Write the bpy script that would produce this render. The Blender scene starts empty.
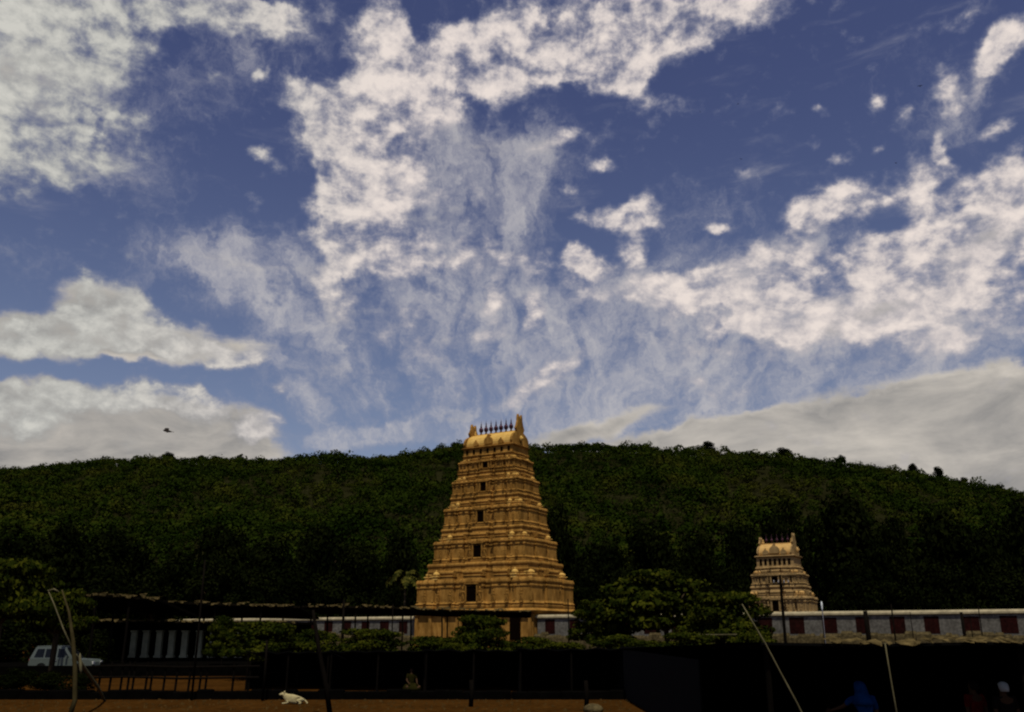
import bpy, bmesh, math, random
import numpy as np
from mathutils import Vector, Matrix
R = math.radians
C = bpy.context.scene.collection
sc = bpy.context.scene

# ------------------------------------------------------------ camera, sky, sun, exposure
PITCH, F, EYE = R(17.0), 910.2, 2.6
cam = bpy.data.cameras.new('camera'); cam.lens = 32; cam.sensor_width = 36; cam.clip_end = 6000
camo = bpy.data.objects.new('camera', cam); C.objects.link(camo)
camo.location = (0, 0, EYE); camo.rotation_euler = (R(90) + PITCH, 0, 0); sc.camera = camo
sc.view_settings.view_transform = 'Standard'; sc.view_settings.look = 'None'
sc.view_settings.exposure = 0.22; sc.view_settings.gamma = 1.0; sc.view_settings.use_curve_mapping = False
sc.cycles.filter_width = 2.2; sc.cycles.max_bounces = 5; sc.cycles.diffuse_bounces = 3; sc.cycles.transparent_max_bounces = 4
SUN_EL, SUN_AZ = 66.0, 177.0       # azimuth clockwise from +Y: the sun stands behind the viewer
SUN_STRENGTH, SKY_STRENGTH = 3.1, 0.075

def ray(px, py):
    c0, c1 = px - 512, 356 - py
    return c0, F * math.cos(PITCH) - c1 * math.sin(PITCH), c1 * math.cos(PITCH) + F * math.sin(PITCH)
def at(px, py, Y):
    x, f, u = ray(px, py)
    return Vector((x / f * Y, Y, EYE + u / f * Y))
def azel(px, py):
    x, f, u = ray(px, py)
    return math.degrees(math.atan2(x, f)), math.degrees(math.atan2(u, math.hypot(x, f)))

sd = bpy.data.lights.new('sun', 'SUN'); sd.energy = SUN_STRENGTH; sd.angle = R(0.5); sd.color = (1.0, 0.93, 0.82)
so = bpy.data.objects.new('sun', sd); C.objects.link(so)
a, e = R(SUN_AZ), R(SUN_EL)
to_sun = Vector((math.sin(a) * math.cos(e), math.cos(a) * math.cos(e), math.sin(e)))
so.rotation_euler = to_sun.to_track_quat('Z', 'Y').to_euler()

def build_world():
    w = bpy.data.worlds.new('World'); sc.world = w; w.use_nodes = True
    nt = w.node_tree; nt.nodes.clear(); N = nt.nodes; L = nt.links
    def nd(t, **k):
        n = N.new(t)
        for a_, v in k.items(): setattr(n, a_, v)
        return n
    def m(op, a_, b_=None, c_=None, clamp=False):
        n = nd('ShaderNodeMath', operation=op, use_clamp=clamp)
        for i, v in enumerate((a_, b_, c_)):
            if v is None: continue
            if isinstance(v, (int, float)): n.inputs[i].default_value = v
            else: L.new(v, n.inputs[i])
        return n.outputs[0]
    def mix(fac, A, B):
        n = nd('ShaderNodeMix', data_type='RGBA')
        for s, v in ((n.inputs[0], fac), (n.inputs[6], A), (n.inputs[7], B)):
            if isinstance(v, tuple): s.default_value = (*v, 1)
            elif isinstance(v, (int, float)): s.default_value = v
            else: L.new(v, s)
        return n.outputs[2]
    sky = nd('ShaderNodeTexSky', sky_type='NISHITA', sun_disc=False, sun_elevation=R(SUN_EL), sun_rotation=R(SUN_AZ))
    sky.air_density = 1.0; sky.dust_density = 0.6; sky.ozone_density = 2.0
    tc = nd('ShaderNodeTexCoord')
    sep = nd('ShaderNodeSeparateXYZ'); L.new(tc.outputs['Generated'], sep.inputs[0])
    az = m('MULTIPLY', m('ARCTAN2', sep.outputs[0], sep.outputs[1]), 57.29578)
    el = m('MULTIPLY', m('ARCSINE', sep.outputs[2]), 57.29578)
    co = nd('ShaderNodeCombineXYZ'); L.new(az, co.inputs[0]); L.new(el, co.inputs[1])
    P = co.outputs[0]
    def noise(vec, scale, detail, rough, dist=0.0, sx=1, sy=1, rz=0, off=(0, 0, 0)):
        mp = nd('ShaderNodeMapping'); mp.inputs['Scale'].default_value = (sx, sy, 1)
        mp.inputs['Rotation'].default_value = (0, 0, R(rz)); mp.inputs['Location'].default_value = off
        L.new(vec, mp.inputs[0])
        n = nd('ShaderNodeTexNoise'); n.inputs['Scale'].default_value = scale; n.inputs['Detail'].default_value = detail
        n.inputs['Roughness'].default_value = rough; n.inputs['Distortion'].default_value = dist
        L.new(mp.outputs[0], n.inputs['Vector'])
        return n
    def vm(op, a_, b_=None, s=None):
        n = nd('ShaderNodeVectorMath', operation=op)
        for i, v in enumerate((a_, b_)):
            if v is None: continue
            if isinstance(v, tuple): n.inputs[i].default_value = v
            else: L.new(v, n.inputs[i])
        if s is not None: n.inputs['Scale'].default_value = s
        return n.outputs[0]
    # ragged outlines: the positions are warped by noise
    wn = noise(P, 0.22, 5, 0.6)
    P1 = vm('ADD', P, vm('SCALE', vm('SUBTRACT', wn.outputs['Color'], (0.5, 0.5, 0.5)), s=2.6))
    wn2 = noise(P, 0.07, 2, 0.5, off=(9, 4, 0))
    P2 = vm('ADD', P1, vm('SCALE', vm('SUBTRACT', wn2.outputs['Color'], (0.5, 0.5, 0.5)), s=1.0))
    def banks(vec, lst):
        acc = None
        for (px, py, rx, ry, rot, amp) in lst:
            A, E = azel(px, py)
            k = 0.063 * 1.45
            A2, E2 = azel(px + 1, py)
            mp = nd('ShaderNodeMapping', vector_type='TEXTURE')
            mp.inputs['Location'].default_value = (A, E, 0)
            mp.inputs['Rotation'].default_value = (0, 0, R(-rot))
            mp.inputs['Scale'].default_value = (rx * (A2 - A) * 1.45, ry * k * .9, 1)
            L.new(vec, mp.inputs[0])
            g = nd('ShaderNodeTexGradient', gradient_type='SPHERICAL'); L.new(mp.outputs[0], g.inputs[0])
            acc = m('MULTIPLY', g.outputs['Fac'], amp) if acc is None else m('MULTIPLY_ADD', g.outputs['Fac'], amp, acc)
        return acc
    thick = CLOUDS_THICK; thin = CLOUDS_THIN; low = CLOUDS_LOW
    D1 = banks(P2, thick); D2 = banks(P1, thin); D3 = banks(P1, low)
    n1 = noise(P, 0.50, 9, 0.60, 0.12, sx=1, sy=1.35)
    n1b = noise(vm('ADD', P, (0.2, -0.4, 0)), 0.50, 9, 0.60, 0.12, sx=1, sy=1.35)
    # high veil drawn out in streaks that fan up from the horizon behind the tower
    dx, dy = m('SUBTRACT', az, 1.0), m('ADD', el, 6.0)
    fan = nd('ShaderNodeCombineXYZ'); L.new(m('MULTIPLY', m('ARCTAN2', dx, dy), 11.0), fan.inputs[0])
    L.new(m('MULTIPLY', m('SQRT', m('ADD', m('MULTIPLY', dx, dx), m('MULTIPLY', dy, dy))), 0.22), fan.inputs[1])
    fv = vm('ADD', fan.outputs[0], vm('SCALE', vm('SUBTRACT', wn.outputs['Color'], (0.5, 0.5, 0.5)), s=2.6))
    n2 = noise(fv, 1.0, 9, 0.64, 0.0)
    n3 = noise(P, 0.26, 8, 0.60, 0.3, sx=0.55, sy=2.0)
    def mr(v, a_, b_, c_=0, d_=1, t='SMOOTHSTEP'):
        n = nd('ShaderNodeMapRange', interpolation_type=t)
        L.new(v, n.inputs[0])
        for i, q in zip((1, 2, 3, 4), (a_, b_, c_, d_)): n.inputs[i].default_value = q
        return n.outputs[0]
    nA = noise(P, 0.20, 3, 0.5, 0.3, sx=1, sy=1.3, off=(2, 5, 0))
    nr = m('ADD', m('MULTIPLY', m('SUBTRACT', n1.outputs[0], 0.5), 2.35), m('MULTIPLY', m('SUBTRACT', nA.outputs[0], 0.5), 1.0))
    s1 = m('ADD', m('MINIMUM', m('MULTIPLY', D1, 1.9), 0.90), nr)
    a1 = mr(s1, 0.14, 1.08)
    s2 = m('ADD', m('MINIMUM', m('MULTIPLY', D2, 1.3), 0.8), m('MULTIPLY', m('SUBTRACT', n2.outputs[0], 0.5), 2.2))
    a2 = mr(s2, 0.10, 1.25, 0, 0.80)
    s3 = m('ADD', m('MINIMUM', m('MULTIPLY', D3, 2.6), 1.5), m('MULTIPLY', m('SUBTRACT', n3.outputs[0], 0.5), 1.9))
    a3 = mr(s3, 0.05, 0.95)
    # a general scatter of cloud over the rest of the sky (behind and beside the viewer)
    hor = mr(m('ABSOLUTE', az), 34, 60)
    a0 = m('MULTIPLY', mr(n3.outputs[0], 0.45, 0.62, 0, 0.8), hor)
    # brightness: puffs catch light above, bases are grey
    em = m('SUBTRACT', n1.outputs[0], n1b.outputs[0])
    lit1 = m('ADD', mr(s1, 0.35, 1.35, 0.15, 1.0, 'LINEAR'), m('MULTIPLY', em, .75), clamp=True)
    c1 = mix(lit1, CL_SHADE, CL_LIT)
    wx = mr(az, -28, -6, 0, 1)                        # cooler grey cloud to the west side, warmer over the tower
    c1 = mix(wx, mix(lit1, (0.19, 0.20, 0.21), (0.52, 0.51, 0.47)), c1)
    n4 = noise(P, 0.16, 6, 0.6, 0.4, sx=0.8, sy=2.0, off=(3, 7, 0))
    sh3 = m('ADD', mr(s3, 0.5, 1.5, 0.85, 0.45, 'LINEAR'), m('MULTIPLY', m('SUBTRACT', n4.outputs[0], 0.5), 2.4), clamp=True)
    c3 = mix(sh3, (0.19, 0.188, 0.19), (0.50, 0.46, 0.41))
    # blue: the physical sky, deepened the way the camera's sensor recorded it
    skyc = nd('ShaderNodeMix', data_type='RGBA', blend_type='MULTIPLY'); skyc.inputs[0].default_value = 1
    L.new(sky.outputs[0], skyc.inputs[6]); L.new(mix(mr(el, 8, 36), SKY_TINT, SKY_TINT_HIGH), skyc.inputs[7])
    bgs = nd('ShaderNodeBackground'); L.new(skyc.outputs[2], bgs.inputs[0]); bgs.inputs[1].default_value = SKY_STRENGTH
    thc = mix(a2, (0.20, 0.215, 0.30), (0.50, 0.475, 0.465))
    bgc = nd('ShaderNodeBackground')
    cloudcol = mix(a3, thc, c3)
    cloudcol = mix(a1, cloudcol, c1)
    L.new(cloudcol, bgc.inputs[0])
    inv = m('MULTIPLY', m('MULTIPLY', m('SUBTRACT', 1.0, a1), m('SUBTRACT', 1.0, a2)), m('MULTIPLY', m('SUBTRACT', 1.0, a3), m('SUBTRACT', 1.0, a0)))
    alpha = m('SUBTRACT', 1.0, inv)
    ms = nd('ShaderNodeMixShader'); L.new(alpha, ms.inputs[0]); L.new(bgs.outputs[0], ms.inputs[1]); L.new(bgc.outputs[0], ms.inputs[2])
    out = nd('ShaderNodeOutputWorld'); L.new(ms.outputs[0], out.inputs[0])
    w.cycles.sampling_method = 'MANUAL'; w.cycles.sample_map_resolution = 512
CL_LIT = (0.70, 0.62, 0.575); CL_SHADE = (0.22, 0.225, 0.28)
SKY_TINT = (0.92, 0.78, 0.80); SKY_TINT_HIGH = (0.60, 0.50, 0.66)
CLOUDS_THICK = [
 (35,45,100,80,0,.9),(15,130,80,60,0,.8),(110,20,70,40,0,.6),(210,8,100,22,0,.8),(80,150,60,40,0,.35),(470,255,50,30,0,.4),(430,330,50,26,0,.35),(560,270,40,30,0,.4),(975,270,60,40,0,.5),(690,340,60,20,0,.35),(270,3,60,14,0,.7),(110,130,40,50,0,.3),
 (375,35,30,38,20,1.0),(392,55,26,22,0,.7),
 (300,98,22,16,0,.7),(345,115,46,34,0,.8),(395,105,60,36,-10,.8),(450,70,70,36,-15,.7),(545,35,100,46,-10,.8),(640,30,90,40,-10,.8),(735,12,70,20,-8,.8),
 (640,88,36,26,20,.6),(555,144,26,12,-20,.6),(330,150,40,34,0,.8),(375,185,52,40,0,1.0),(345,215,40,40,0,.8),(375,250,52,30,0,1.0),(440,190,50,24,0,.3),
 (268,162,20,10,10,.6),(335,290,26,26,0,.6),(440,115,40,25,0,.4),(590,55,60,35,0,.5),(500,60,60,40,0,.5),
 (600,162,15,11,0,.6),(604,220,28,15,0,.9),(645,212,22,20,0,.8),(588,264,22,14,20,1.0),(570,193,10,12,0,.6),(628,252,18,20,0,.7),(711,230,12,7,0,.7),
 (640,288,60,16,-5,.8),(700,292,60,22,-10,.7),(495,300,12,24,10,.6),(490,336,14,14,0,.5),(532,312,11,22,10,.7),(545,378,44,13,-32,.7),
 (843,203,42,22,0,.9),(805,215,20,16,0,.6),(920,185,26,30,0,.7),(937,148,7,20,0,.7),(945,95,18,18,-30,.6),(990,62,34,18,-50,.8),(1015,40,20,22,-50,.7),
 (998,134,24,9,-5,.6),(838,160,16,8,0,.6),(880,150,14,6,0,.5),(748,170,14,7,10,.45),(818,115,13,6,0,.5),(878,101,12,7,0,.45),(905,112,10,8,0,.4),
 (985,225,66,40,-35,.9),(765,262,56,24,-10,.8),(850,285,110,36,-5,.8),(950,315,90,38,0,.7),(810,330,90,30,0,.6),(900,250,60,24,0,.5),(740,300,70,26,0,.5),(1010,190,30,30,0,.5),
 (690,380,22,9,0,.4),(110,305,42,24,0,1.1),(75,332,60,18,0,1.0),(150,330,60,22,0,1.0),(20,345,60,16,0,.8),(205,348,50,14,5,.9),(240,356,26,10,0,.6),
 (256,428,26,13,-15,.9),(278,395,11,12,0,.5),(70,395,80,14,-3,.8),(150,392,60,14,0,.8),(200,405,40,18,10,.8),(20,415,60,25,0,.8),(410,25,10,14,0,.3),(255,85,20,20,0,.25),(215,72,16,10,-20,.45),(258,72,9,9,0,.5)]
CLOUDS_THIN = [
 (385,380,90,50,-15,.6),(300,400,60,40,0,.4),(470,390,50,50,0,.5),(640,410,120,24,-10,.7),(820,390,160,22,-6,.7),(960,370,90,24,-6,.6),
 (240,262,95,42,-8,.9),(480,215,90,60,-10,.8),(430,300,110,46,0,.75),(300,350,60,34,0,.75),(150,230,50,30,0,.3),(110,110,70,70,0,.5),(235,50,70,60,0,.35),
 (700,250,110,70,-15,.35),(640,320,100,50,0,.9),(860,330,150,40,0,.7),(560,350,70,50,0,.6),(700,290,80,40,0,.6),(760,345,110,40,0,.8),(900,360,120,30,0,.9),(600,380,90,30,-15,.8),(440,425,60,16,-10,.8),(350,438,60,14,-8,.75),
 (500,160,90,50,0,.7),(420,150,70,50,0,.6),(960,100,60,40,-40,.45),(690,400,100,24,-8,.8),(270,310,70,20,0,.6),(60,270,80,20,0,.25),(540,320,60,50,0,.6),(940,20,50,40,0,.2),(130,180,60,30,0,.4),
 (520,420,100,24,-10,.7),(330,60,70,60,0,.3),(820,245,60,20,0,.6)]
CLOUDS_LOW = [
 (105,312,44,26,0,.9),(75,334,80,15,0,.9),(170,340,80,18,0,.8),(20,346,60,13,0,.7),(25,70,70,60,0,.3),(1000,225,60,30,-30,.35),(880,310,110,26,-5,.35),
 (960,425,190,40,-9,1.0),(820,432,170,30,-8,1.0),(680,440,120,18,-8,.9),(590,428,70,10,-14,.7),(1010,470,120,50,0,1.0),(900,465,150,30,0,1.0),
 (90,430,150,36,0,1.0),(20,440,120,50,0,1.0),(190,425,70,26,0,.9),(230,450,70,14,0,.6)]
build_world()

# ------------------------------------------------------------ helpers
def mat(name, col, rough=0.85, var=0.25, scale=3.0, col2=None, bump=0.0, metal=0.0, spec=0.0, scale2=None, detail=5, tex='Object', stretch=(1, 1, 1)):
    m_ = bpy.data.materials.new(name); m_.use_nodes = True; nt = m_.node_tree; b = nt.nodes['Principled BSDF']
    tc = nt.nodes.new('ShaderNodeTexCoord'); mp = nt.nodes.new('ShaderNodeMapping'); mp.inputs['Scale'].default_value = stretch
    nt.links.new(tc.outputs[tex], mp.inputs[0])
    n = nt.nodes.new('ShaderNodeTexNoise'); n.inputs['Scale'].default_value = scale; n.inputs['Detail'].default_value = detail; n.inputs['Roughness'].default_value = .65
    nt.links.new(mp.outputs[0], n.inputs['Vector'])
    r = nt.nodes.new('ShaderNodeValToRGB'); r.color_ramp.elements[0].position = .32; r.color_ramp.elements[1].position = .68
    c2 = col2 or tuple(c * (1 - var) for c in col); c1 = col if col2 else tuple(min(1, c * (1 + var)) for c in col)
    r.color_ramp.elements[0].color = (*c2, 1); r.color_ramp.elements[1].color = (*c1, 1)
    nt.links.new(n.outputs[0], r.inputs[0]); src = r.outputs[0]
    if scale2:
        n2 = nt.nodes.new('ShaderNodeTexNoise'); n2.inputs['Scale'].default_value = scale2; n2.inputs['Detail'].default_value = 3
        nt.links.new(mp.outputs[0], n2.inputs['Vector'])
        mr_ = nt.nodes.new('ShaderNodeMapRange'); mr_.inputs[1].default_value = .3; mr_.inputs[2].default_value = .7; mr_.inputs[3].default_value = .6; mr_.inputs[4].default_value = 1.3
        nt.links.new(n2.outputs[0], mr_.inputs[0])
        mm = nt.nodes.new('ShaderNodeMix'); mm.data_type = 'RGBA'; mm.blend_type = 'MULTIPLY'; mm.inputs[0].default_value = 1
        nt.links.new(src, mm.inputs[6]); nt.links.new(mr_.outputs[0], mm.inputs[7]); src = mm.outputs[2]
    nt.links.new(src, b.inputs['Base Color'])
    b.inputs['Roughness'].default_value = rough; b.inputs['Metallic'].default_value = metal; b.inputs['Specular IOR Level'].default_value = spec
    if bump:
        bp = nt.nodes.new('ShaderNodeBump'); bp.inputs['Strength'].default_value = bump; bp.inputs['Distance'].default_value = .1
        nt.links.new(n.outputs[0], bp.inputs['Height']); nt.links.new(bp.outputs[0], b.inputs['Normal'])
    return m_

def leafmat(name, ca, cb, cc_, scale=.35, island=.35):
    """foliage: each leaf has its own tone between three greens, drifting in patches through the crown"""
    m_ = bpy.data.materials.new(name); m_.use_nodes = True; nt = m_.node_tree; b = nt.nodes['Principled BSDF']
    g = nt.nodes.new('ShaderNodeNewGeometry'); n = nt.nodes.new('ShaderNodeTexNoise'); n.inputs['Scale'].default_value = scale; n.inputs['Detail'].default_value = 3
    nt.links.new(g.outputs['Position'], n.inputs['Vector'])
    ad = nt.nodes.new('ShaderNodeMath'); ad.operation = 'MULTIPLY_ADD'; ad.inputs[1].default_value = island
    nt.links.new(g.outputs['Random Per Island'], ad.inputs[0]); nt.links.new(n.outputs[0], ad.inputs[2])
    r = nt.nodes.new('ShaderNodeValToRGB'); el = r.color_ramp.elements
    el[0].position = .32 + island * .35; el[0].color = (*ca, 1); el[1].position = .68 + island * .7; el[1].color = (*cc_, 1)
    x = el.new(.5 + island * .5); x.color = (*cb, 1)
    nt.links.new(ad.outputs[0], r.inputs[0]); nt.links.new(r.outputs[0], b.inputs['Base Color'])
    b.inputs['Roughness'].default_value = .9; b.inputs['Specular IOR Level'].default_value = 0
    return m_

M = {}
M['hill'] = mat('hill_soil', (.012, .012, .004), var=.3, scale=.05)
M['earth'] = mat('red_earth', (.050, .021, .004), col2=(.030, .0125, .0024), scale=.35, scale2=3.5, bump=.3)
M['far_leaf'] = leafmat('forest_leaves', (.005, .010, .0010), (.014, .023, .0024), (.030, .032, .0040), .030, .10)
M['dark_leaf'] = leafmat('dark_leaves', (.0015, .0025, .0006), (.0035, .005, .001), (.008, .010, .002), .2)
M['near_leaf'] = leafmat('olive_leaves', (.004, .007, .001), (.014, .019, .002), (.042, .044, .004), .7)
M['palm_leaf'] = leafmat('palm_leaves', (.010, .013, .003), (.03, .03, .006), (.08, .07, .012), .8)
M['bark'] = mat('bark', (.055, .040, .024), var=.35, scale=6, bump=.4, stretch=(1, 1, .3))
M['plaster'] = mat('ochre_plaster', (.36, .195, .046), col2=(.19, .092, .018), scale=1.5, scale2=.45, bump=.5, detail=8, stretch=(1.5, 1.5, .6))
M['plaster_gold'] = mat('gilded_plaster', (.60, .39, .11), col2=(.44, .26, .06), scale=1.6, rough=.6, bump=.2)  # brighter plaster: sun highlights on roof and shrine tops put into the colour
M['plaster_pale'] = mat('tan_plaster', (.32, .215, .090), col2=(.22, .145, .058), scale=1.4, scale2=.4, bump=.25)
M['pale_gold'] = mat('pale_gold_plaster', (.50, .32, .11), col2=(.38, .225, .075), scale=1.6, rough=.6)  # brighter tan plaster: the small roof's sunlit tone is painted in
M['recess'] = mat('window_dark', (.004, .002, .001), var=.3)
M['kalasha'] = mat('copper_dark', (.050, .022, .030), rough=.45, metal=.6)
M['white'] = mat('whitewash', (.140, .132, .110), col2=(.075, .070, .058), scale=.8, scale2=3)
M['coping'] = mat('pale_coping', (.32, .275, .165), var=.3, scale=1.5)
M['redstripe'] = mat('maroon_paint', (.024, .006, .005), col2=(.012, .005, .004), scale=1.1, scale2=4)
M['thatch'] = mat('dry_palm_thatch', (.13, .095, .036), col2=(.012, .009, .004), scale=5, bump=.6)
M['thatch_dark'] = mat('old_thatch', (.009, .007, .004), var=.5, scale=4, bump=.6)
M['tarp'] = mat('black_tarpaulin', (.002, .002, .002), var=.2, scale=2, rough=.95, spec=.05)
M['wood'] = mat('dark_wood', (.005, .004, .003), var=.35, scale=8, stretch=(1, 1, .2))
M['bamboo'] = mat('dry_bamboo', (.10, .088, .045), var=.35, scale=7, stretch=(1, 1, .3))
M['bamboo_dim'] = mat('weathered_pole', (.040, .032, .013), var=.5, scale=5, stretch=(1, 1, .3))
M['pillar'] = mat('limewashed_pillar', (.23, .225, .145), var=.25, scale=1.5)
M['darkwall'] = mat('soot_dark_masonry', (.002, .0018, .0015), var=.4, scale=2)  # near-black masonry for verandah and kerb
M['stone'] = mat('grey_stone', (.075, .058, .026), var=.6, scale=3, bump=.4)
M['carpaint'] = mat('silver_car_paint', (.070, .085, .072), var=.06, scale=1, rough=.35, spec=.5)
M['glass'] = mat('tinted_glass', (.004, .005, .006), var=.1, rough=.15, spec=.2)
M['rubber'] = mat('tyre_rubber', (.012, .012, .012), var=.2)
M['chrome'] = mat('wheel_metal', (.35, .35, .36), var=.1, metal=.8, rough=.35)
M['redlamp'] = mat('lamp_red', (.25, .02, .015), rough=.3)
M['clearlamp'] = mat('lamp_clear', (.55, .55, .5), rough=.2)
M['skin'] = mat('skin', (.05, .028, .015), var=.1, rough=.6)
M['hair'] = mat('black_hair', (.008, .006, .005), var=.2, rough=.6)
M['blue'] = mat('blue_cloth', (.004, .028, .10), var=.3, scale=7, bump=.4)
M['red'] = mat('red_cloth', (.07, .006, .004), var=.3, scale=7, bump=.4)
M['yellow'] = mat('olive_yellow_cloth', (.012, .011, .0025), var=.3, scale=7)
M['whitecloth'] = mat('white_cloth', (.30, .33, .32), var=.12, scale=6, bump=.4)
M['dog'] = mat('cream_fur', (.42, .36, .18), col2=(.30, .25, .12), scale=9, bump=.3)
M['bird'] = mat('dark_plumage', (.020, .016, .014), var=.3, scale=20)
M['steel'] = mat('galvanised_steel', (.25, .25, .26), var=.15, metal=.6, rough=.5)
M['lampglass'] = mat('white_glass', (.75, .8, .78), rough=.25)

class MB:
    """collects shapes, then links them as ONE mesh object"""
    def __init__(s): s.v = []; s.f = []
    def add(s, V, Fc, mtx=None):
        o = len(s.v)
        for v in V:
            v = Vector(v)
            s.v.append(tuple(mtx @ v) if mtx is not None else tuple(v))
        s.f += [tuple(i + o for i in f) for f in Fc]; return s
    def box(s, c, d, mtx=None):
        x, y, z = c; a_, b_, c_ = d[0] / 2, d[1] / 2, d[2] / 2
        V = [(x + i * a_, y + j * b_, z + k * c_) for k in (-1, 1) for j in (-1, 1) for i in (-1, 1)]
        return s.add(V, [(0, 2, 3, 1), (4, 5, 7, 6), (0, 1, 5, 4), (2, 6, 7, 3), (0, 4, 6, 2), (1, 3, 7, 5)], mtx)
    def rings(s, rs, close=True, mtx=None):
        n = len(rs[0]); V = [p for r in rs for p in r]; Fc = []
        for k in range(len(rs) - 1):
            for i in range(n):
                j = (i + 1) % n
                Fc.append((k * n + i, k * n + j, (k + 1) * n + j, (k + 1) * n + i))
        if close:
            Fc.append(tuple(range(n - 1, -1, -1))); Fc.append(tuple(range((len(rs) - 1) * n, len(rs) * n)))
        return s.add(V, Fc, mtx)
    def rect(s, cx, cy, w, d, prof, mtx=None):
        """rectangular block lofted through a moulding profile [(offset, z), ...]"""
        rs = []
        for o, z in prof:
            a_, b_ = w / 2 + o, d / 2 + o
            rs.append([(cx - a_, cy - b_, z), (cx + a_, cy - b_, z), (cx + a_, cy + b_, z), (cx - a_, cy + b_, z)])
        return s.rings(rs, True, mtx)
    def lathe(s, prof, c=(0, 0, 0), n=12, sx=1, sy=1, mtx=None):
        rs = [[(c[0] + r * sx * math.cos(2 * math.pi * i / n), c[1] + r * sy * math.sin(2 * math.pi * i / n), c[2] + z) for i in range(n)] for r, z in prof]
        return s.rings(rs, True, mtx)
    def tube(s, pts, rad, n=7, mtx=None):
        pts = [Vector(p) for p in pts]; rs = []
        if not isinstance(rad, (list, tuple)): rad = [rad] * len(pts)
        for i, p in enumerate(pts):
            t = (pts[min(i + 1, len(pts) - 1)] - pts[max(i - 1, 0)]).normalized()
            u = t.cross(Vector((0.13, .31, 1)) if abs(t.z) < .9 else Vector((1, .1, 0))).normalized(); w_ = t.cross(u)
            rs.append([p + (u * math.cos(2 * math.pi * k / n) + w_ * math.sin(2 * math.pi * k / n)) * rad[i] for k in range(n)])
        return s.rings(rs, True, mtx)
    def blob(s, c, r, n=10, k=6, mtx=None):
        prof = [(math.sin(math.pi * (i + .02) / (k + .04)) , -math.cos(math.pi * (i + .02) / (k + .04))) for i in range(k + 1)]
        rs = [[(c[0] + q * r[0] * math.cos(2 * math.pi * i / n), c[1] + q * r[1] * math.sin(2 * math.pi * i / n), c[2] + z * r[2]) for i in range(n)] for q, z in prof]
        return s.rings(rs, True, mtx)
    def prism(s, poly, y0, y1, mtx=None):
        """outline in x, z extruded from y0 to y1"""
        n = len(poly); V = [(x, y0, z) for x, z in poly] + [(x, y1, z) for x, z in poly]
        Fc = [tuple(range(n)), tuple(range(2 * n - 1, n - 1, -1))] + [((i + 1) % n, i, n + i, n + (i + 1) % n) for i in range(n)]
        return s.add(V, Fc, mtx)
    def mesh(s, name, smooth=False):
        me = bpy.data.meshes.new(name); me.from_pydata(s.v, [], s.f); me.validate(); me.update()
        bm = bmesh.new(); bm.from_mesh(me); bmesh.ops.recalc_face_normals(bm, faces=bm.faces); bm.to_mesh(me); bm.free()
        if smooth: me.polygons.foreach_set('use_smooth', [True] * len(me.polygons))
        return me
    def build(s, name, m_, parent=None, smooth=False, loc=None):
        me = s.mesh(name, smooth); me.materials.append(m_)
        return link(name, me, parent, loc)
def link(name, data, parent=None, loc=None):
    o = bpy.data.objects.new(name, data); C.objects.link(o)
    if parent: o.parent = parent
    if loc is not None: o.location = loc
    return o
def tag(o, label=None, cat=None, group=None, kind=None):
    for k, v in (('label', label), ('category', cat), ('group', group), ('kind', kind)):
        if v: o[k] = v
    return o
def empty(name, loc, rz=0):
    o = bpy.data.objects.new(name, None); C.objects.link(o); o.location = loc; o.rotation_euler = (0, 0, rz); o.empty_display_size = .3
    return o
def copy_tree(o, parent=None):
    c = o.copy(); C.objects.link(c); c.parent = parent
    for ch in list(o.children): copy_tree(ch, c)
    return c
def quads(name, cen, nor, size, aspect=.6, rng=None):
    """many leaf-sized faces as one mesh, each a diamond turned about its own normal"""
    n = len(cen); nor = nor / (np.linalg.norm(nor, axis=1, keepdims=True) + 1e-9)
    t = rng.normal(size=(n, 3)); t -= nor * (t * nor).sum(1, keepdims=True); t /= np.linalg.norm(t, axis=1, keepdims=True) + 1e-9
    b = np.cross(nor, t); s_ = size[:, None]
    V = np.stack([cen - t * s_, cen - b * s_ * aspect + nor * s_ * .15, cen + t * s_, cen + b * s_ * aspect + nor * s_ * .15], 1).reshape(-1, 3)
    me = bpy.data.meshes.new(name); me.vertices.add(4 * n); me.loops.add(4 * n); me.polygons.add(n)
    me.vertices.foreach_set('co', V.astype(np.float32).ravel()); me.loops.foreach_set('vertex_index', np.arange(4 * n, dtype=np.int32))
    me.polygons.foreach_set('loop_start', np.arange(0, 4 * n, 4, dtype=np.int32)); me.update(calc_edges=True)
    return me
def lobes_to_leaves(lobes, n, size, rng, inner=.25):
    L_ = np.array(lobes, float); w = (L_[:, 3] * L_[:, 4] + L_[:, 3] * L_[:, 5]); w /= w.sum()
    k = rng.choice(len(L_), n, p=w); d = rng.normal(size=(n, 3)); d /= np.linalg.norm(d, axis=1, keepdims=True)
    r = np.where(rng.random(n) < inner, rng.uniform(.3, .85, n), rng.normal(.97, .07, n))
    cen = L_[k, :3] + d * L_[k, 3:] * r[:, None]
    nor = d * .9 + rng.normal(size=(n, 3)) * .45 + np.array([0, 0, .35])
    return cen, nor, size * rng.uniform(.6, 1.3, n)

# ------------------------------------------------------------ ground and hill
g = MB(); xs = [-1500, -300, -60, -20, 0, 20, 60, 300, 1500]; ys = [-300, -30, 0, 30, 60, 120, 260, 900, 2600]
g.add([(x, y, 0) for y in ys for x in xs], [(j * 9 + i, j * 9 + i + 1, (j + 1) * 9 + i + 1, (j + 1) * 9 + i) for j in range(8) for i in range(8)])
tag(g.build('ground', M['earth']), kind='structure')

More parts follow.
